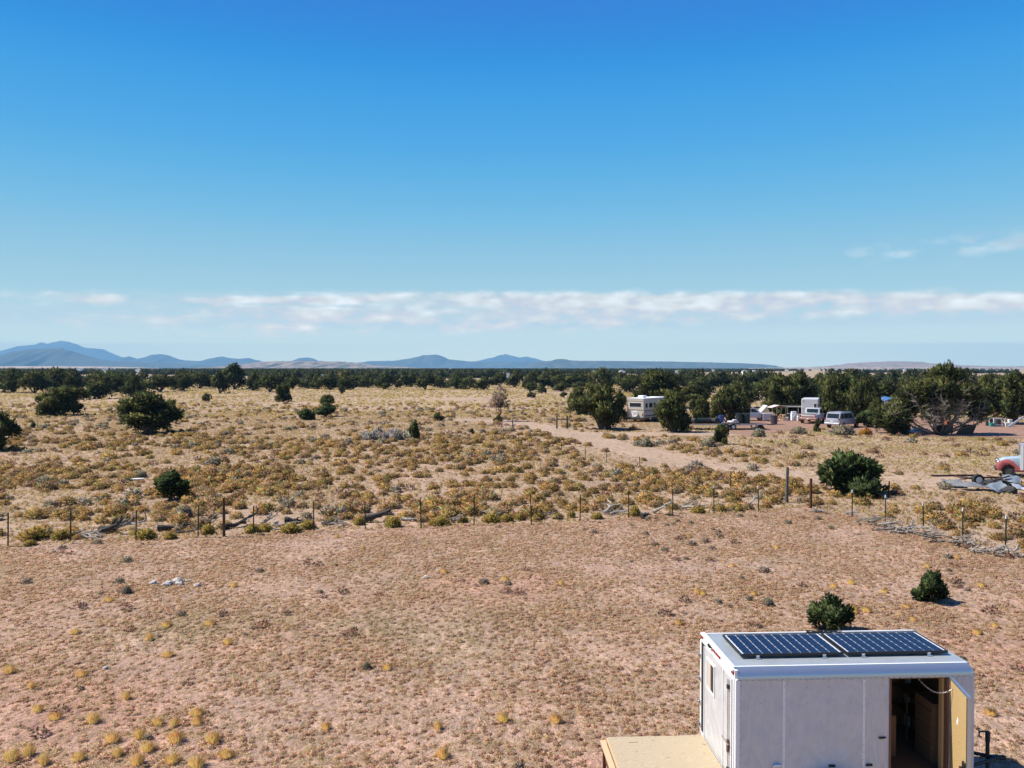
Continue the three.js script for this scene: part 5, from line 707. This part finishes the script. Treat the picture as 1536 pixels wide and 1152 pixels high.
{ // shed with a blue tilted roof
  const p = at(1324, 622), t = thing('blue_roofed_shed', 'small white shed with a tilted blue and grey roof among the junipers', 'shed', p, 0.2), s = (x) => metres(x, p);
  part('wall', [prism([[-s(7), 0], [-s(7), s(17)], [s(9), s(21)], [s(9), 0]], s(14)).translate(0, 0, -s(7))], M.whitePlain, t);
  part('roof', [box(s(14), 0.10, s(20), -s(4.2), s(19.6), -s(7), 0.10, 0, 0.30)], M.paleBlue, t); part('roof_tarpaulin', [box(s(13), 0.12, s(20.5), s(9), s(23.6), -s(7), 0.10, 0, 0.28)], M.skyBlue, t);
  part('door', [box(s(5), s(13), 0.04, -s(1), s(6.5), 0.03)], M.paleBlue, t); part('window', [box(s(2.5), s(3), 0.05, s(5), s(11), 0.03)], M.glass, t);
}
{ const p = at(1350, 600), t = thing('tan_tarp_shelter', 'flat topped tan canvas shelter right of the blue roofed shed', 'shelter', p, 0.05), s = (x) => metres(x, p); part('canvas', [rbox(s(26), s(9), 3, 0.1, 0, s(9), -1.5)], M.straw, t); for (const x of [-1, 1]) part('pole', [cyl(0.05, 0.05, s(6), x * s(12), s(3), 0, 8)], M.dark, t); }
// litter under the great dead limbed juniper
prop('metal_sheets', 'flat pale metal sheets lying left of the dead limbed juniper', 'scrap', 1376, 650, [box(2.2, 0.05, 1.2, 0, 0.28, 0, 0.1, 0.2, 0.04), box(1.6, 0.04, 1.0, 0.5, 0.42, -0.2, 0.16, -0.2, -0.05), box(1.8, 0.16, 0.9, 0, 0.1, 0)], M.tinGrey);
prop('leaning_board', 'white board leaning under the left limbs of the dead limbed juniper', 'board', 1373, 640, [box(1.6, 0.06, 0.5, 0, 0.75, 0, 0.3, 0.3, -0.65)], M.tip);
prop('rust_heap', 'reddish scrap heap left of the pale metal sheets', 'scrap', 1356, 649, [box(0.7, 0.5, 0.5, -0.2, 0.25, 0, 0, 0.4, 0.1), box(0.5, 0.8, 0.08, 0.35, 0.42, 0, 0.2, 0.2, 0.3), cyl(0.22, 0.22, 0.5, 0.1, 0.7, -0.1, 12, 1.2)], M.pinkish);
prop('iron_stove', 'dark iron box at the foot of the dead limbed juniper', 'stove', 1417, 652, [rbox(1.3, 0.75, 0.8, 0.04, 0, 0.55, 0), rbox(1.4, 0.06, 0.9, 0.02, 0, 0.95, 0), ...[[-0.5, -0.3], [0.5, -0.3], [-0.5, 0.3], [0.5, 0.3]].map(([x, z]) => box(0.08, 0.2, 0.08, x, 0.1, z)), cyl(0.09, 0.09, 0.4, 0.45, 1.1, -0.2, 10)], M.black);
prop('rust_drum', 'rusty drum behind the dark iron box', 'drum', 1421, 644, [cyl(0.36, 0.36, 0.95, 0, 0.48, 0, 16), ...[0.02, 0.33, 0.62, 0.93].map((y) => cyl(0.38, 0.38, 0.03, 0, y, 0, 16))], M.rust);
{ const p = at(1449, 652), t = thing('scrap_sheet', 'black slanted sheet propped on the ground right of the dead limbed juniper', 'scrap sheet', p, -0.25); part('slab', [prism([[-0.95, 0.05], [-0.25, 1.05], [0.95, 1.0], [0.6, 0.05]], 0.12, 0.02)], M.black, t); part('prop', [rod(V(0.2, 0.95, -0.1), V(0.5, 0, -0.9), 0.04), rod(V(-0.5, 0.55, -0.1), V(-0.4, 0, -0.8), 0.04)], M.dark, t); }
{ const p = at(1499, 640), t = thing('white_crate_frame', 'white crate frame standing under the right edge juniper', 'crate', p, 0.1); const w = 1.35, h = 0.95; for (const x of [-w / 2, w / 2]) for (const z of [0, -0.7]) part('post', [box(0.12, h, 0.08, x, h / 2, z)], M.tip, t); part('board', [box(w, 0.09, 0.06, 0, h - 0.06, 0.03), box(w, 0.09, 0.06, 0, 0.2, 0.03), box(w, 0.09, 0.06, 0, h - 0.06, -0.72)], M.tip, t); part('back_panel', [box(w, h - 0.2, 0.04, 0, h / 2, -0.66)], M.brown, t); }
prop('dark_drum', 'dark drum standing inside the white crate frame', 'drum', 1498, 640, [cyl(0.33, 0.33, 0.85, 0, 0.43, -0.3, 16), cyl(0.35, 0.35, 0.03, 0, 0.86, -0.3, 16)], M.dark);
prop('teal_box', 'teal storage box left of the white crate frame', 'box', 1488, 640, [rbox(0.5, 0.36, 0.4, 0.04, 0, 0.19, 0), rbox(0.56, 0.06, 0.46, 0.02, 0, 0.39, 0)], M.teal); prop('black_box', 'black box left of the teal storage box', 'box', 1483, 639, [rbox(0.5, 0.5, 0.45, 0.04, 0, 0.25, 0), rbox(0.54, 0.05, 0.49, 0.02, 0, 0.52, 0)], M.black);
prop('white_board', 'long white board leaning against the trunk of the right edge juniper', 'board', 1524, 641, [box(2.2, 0.22, 0.06, 0, 0.62, 0, 0, 0.1, 0.55)], M.tip); prop('white_box', 'low white box between the crate frame and the leaning board', 'box', 1513, 640, [rbox(1.0, 0.45, 0.5, 0.04, 0, 0.23, 0), rbox(0.4, 0.4, 0.35, 0.03, 0.15, 0.64, 0)], M.tip);
prop('lantern_ball', 'small white ball shaped lamp among the limbs of the dead limbed juniper', 'ball', 1399, 640, [xf(new THREE.SphereGeometry(0.16, 14, 10), 0, 2.15, 0), cyl(0.02, 0.02, 2.0, 0, 1.0, 0, 6), cyl(0.05, 0.05, 0.08, 0, 2.0, 0, 8)], M.tip);

// ---------------------------------------------------------------- old truck and the wreck at the right edge
{
  const p = at(1511, 713), t = thing('old_truck', 'old pale blue truck with red front fender, cut by the right edge', 'truck', p, -0.50);   // nose at -x
  part('fender', [toCreasedNormals(clean(prism([[-0.62, 0.36], [-0.56, 0.75], [-0.36, 0.98], [0.0, 1.06], [0.32, 0.92], [0.55, 0.62], [0.95, 0.5], [0.95, 0.36], [0.38, 0.36], [0.30, 0.62], [0.06, 0.76], [-0.18, 0.70], [-0.32, 0.5], [-0.36, 0.36]], 0.5, 0.09)), 0.7).translate(0, 0, 0.62)], M.truckRed, t);
  part('fender', [toCreasedNormals(clean(prism([[-0.62, 0.36], [-0.56, 0.75], [-0.36, 0.98], [0.0, 1.06], [0.32, 0.92], [0.55, 0.62], [0.95, 0.5], [0.95, 0.36], [0.38, 0.36], [0.30, 0.62], [0.06, 0.76], [-0.18, 0.70], [-0.32, 0.5], [-0.36, 0.36]], 0.5, 0.09)), 0.7).translate(0, 0, -0.62)], M.truckRed, t);
  part('bonnet', [toCreasedNormals(clean(prism([[-0.48, 0.55], [-0.45, 0.98], [-0.25, 1.12], [0.70, 1.24], [0.78, 0.55]], 0.95, 0.14)), 0.8)], M.truckBlue, t);
  part('grille', [box(0.06, 0.5, 0.7, -0.52, 0.72, 0)], M.chrome, t); part('headlamp', [xf(new THREE.SphereGeometry(0.11, 14, 10), -0.5, 0.86, 0.62)], M.chrome, t); part('headlamp', [xf(new THREE.SphereGeometry(0.11, 14, 10), -0.5, 0.86, -0.62)], M.chrome, t);
  part('bumper', [rbox(0.10, 0.14, 1.7, 0.03, -0.66, 0.44, 0)], M.dark, t);
  part('cab', [toCreasedNormals(clean(prism([[0.62, 0.42], [0.62, 1.24], [0.98, 1.28], [1.12, 1.68], [1.35, 1.76], [2.15, 1.76], [2.28, 1.6], [2.3, 0.42]], 1.55, 0.10)), 0.7)], M.truckBlue, t);
  part('windscreen', [box(0.02, 0.40, 1.2, 1.03, 1.47, 0, 0, 0, -0.34)], M.glass, t); part('side_window', [rbox(0.75, 0.36, 0.02, 0.008, 1.72, 1.47, 0.776)], M.glass, t);
  part('running_board', [box(1.5, 0.05, 0.3, 1.6, 0.36, 0.85)], M.dark, t);
  const b = part('cargo_box', [box(3.2, 1.45, 0.05, 2.25, 1.22, 0.93), box(3.2, 1.45, 0.05, 2.25, 1.22, -0.93), box(0.05, 1.45, 1.8, 3.83, 1.22, 0), box(3.2, 0.05, 1.86, 2.25, 0.52, 0), box(3.2, 0.05, 1.9, 2.25, 1.965, 0)], std(0.30, 0.27, 0.32, 0.6), t); part('corner_trim', [box(0.16, 1.5, 0.06, 0.70, 1.22, 0.955)], M.tip, b); part('side_opening', [box(1.6, 1.1, 0.03, 1.9, 1.15, 0.952)], M.black, b);
  for (const x of [0.02, 3.4]) for (const s of [1, -1]) wheelAt(t, x, 0.36, s * 0.66, 0.36, 0.22, M.dark);
}
{
  const p = at(1462, 727), s = (x) => metres(x, p), t = thing('trailer_chassis', 'wrecked trailer chassis with one white wheel lying before the old truck', 'chassis', p, 0.02);
  part('beam', [box(s(76), 0.10, 0.12, s(-18), s(11.5), -0.7, 0, 0, 0.01), box(s(92), 0.09, 0.1, s(26), s(11), 0.1, 0, 0, 0.02), box(s(60), 0.08, 0.1, s(40), s(9), -0.5)], M.rustDark, t);
  part('cross_member', [-20, 8, 34, 60].map((x) => box(0.09, 0.07, 1.3, s(x), s(10.5), -0.3)), M.rustDark, t); part('axle', [cyl(0.05, 0.05, 1.7, s(0), 0.30, -0.5, 10, Math.PI / 2)], M.dark, t);
  wheelAt(t, 0, 0.32, 0.32, 0.32, 0.22, M.tip);
}
function crumple(w, d, seed, amp) { const g = new THREE.PlaneGeometry(w, d, 12, 8), a = g.attributes.position; for (let i = 0; i < a.count; i++) a.setZ(i, amp * (fbm(a.getX(i) * 1.1, a.getY(i) * 1.1, seed, 3) + 0.3 * Math.sin(a.getX(i) * 2 + seed))); g.rotateX(-Math.PI / 2); const h = g.clone(); h.translate(0, -0.012, 0); const ix = h.index.array; for (let i = 0; i < ix.length; i += 3) [ix[i + 1], ix[i + 2]] = [ix[i + 2], ix[i + 1]]; g.computeVertexNormals(); h.computeVertexNormals(); return merge([g, h]); }
[[1431, 730, 26, 1.3, 0.18, 0.25, 'flat pale metal sheet at the left end of the wreck', 'scrapGrey'], [1464, 735, 46, 0.8, 0.12, 0.3, 'long pale strip of sheet metal below the white wheel', 'scrapGrey'], [1500, 739, 34, 1.3, 0.2, 0.5, 'curved pale blue sheet of metal right of the white wheel', 'paleBlue'], [1519, 729, 24, 1.2, 0.22, 0.5, 'crumpled pale blue metal sheet below the old truck', 'paleBlue'], [1530, 741, 18, 0.9, 0.4, 0.5, 'crushed white scrap at the right end of the wreck', 'tinGrey']].forEach(([u, v, w, d, y, amp, label, m], i) => { const p = at(u, v); mesh('metal_sheet', crumple(metres(w, p), d, 30 + i * 3, amp).rotateX(i === 2 ? 0.35 : 0.12).translate(0, y + 0.1, 0), M[m], label, 'sheet metal', p, (i % 3 - 1) * 0.2); });
prop('dark_scrap', 'dark twisted scrap before the curved pale sheet', 'scrap', 1513, 740, [box(0.7, 0.25, 0.5, 0, 0.13, 0, 0.2, 0.4, 0.2), box(0.9, 0.08, 0.3, 0.3, 0.3, 0, 0.4, 0.2, 0.3), rod(V(-0.8, 0.05, 0.2), V(0.7, 0.35, 0.1), 0.04)], M.dark);
prop('dark_scrap', 'dark heap of scrap between the chassis beams', 'scrap', 1492, 728, [box(1.6, 0.3, 0.8, 0, 0.15, 0, 0, 0.3), box(0.8, 0.4, 0.5, 0.9, 0.2, 0.1, 0.2, 0.5, 0.2), rod(V(-1, 0.1, 0.3), V(0.6, 0.6, 0.4), 0.05)], M.dark);

// ---------------------------------------------------------------- houses out on the plain
white.forEach(([u, v, w], i) => {
  const p = at(u, v), s = (x) => metres(x, p), W = s(w), H = i === 9 ? s(2.2) : Math.max(3.2, Math.min(W * 0.45, 5)), up = 2.4, g = [], places = ['under the twin peaked mountain', 'left of centre under the tan foothills', 'in the central woods under the pointed mountain', 'right of centre under the long mesa', 'under the mauve hill'];
  const nth = white.slice(0, i + 1).filter((q) => Math.floor(clamp(q[0] / 320, 0, 4)) === Math.floor(clamp(u / 320, 0, 4))).length, k = Math.floor(clamp(u / 320, 0, 4));
  const t = thing('distant_house', 'tiny pale house, ' + ordinal(nth) + ' from the left ' + places[k], 'house', p, 0.3 * ((i % 5) - 2) * 0.5, 'houses out on the plain');
  part('wall', [box(W, H, W * 0.6, 0, H / 2 + up * 0.5, 0)], i % 3 === 1 ? M.cream : M.whitePlain, t);
  part('roof', [prism([[-W * 0.54, H + up * 0.5], [0, H + up * 0.5 + Math.min(W * 0.18, 1.5)], [W * 0.54, H + up * 0.5]], W * 0.66)], M.tinGrey, t);
  part('foundation', [box(W * 0.98, up * 0.5, W * 0.58, 0, up * 0.25, 0)], M.tan, t);
});
renderer.render(scene, camera);
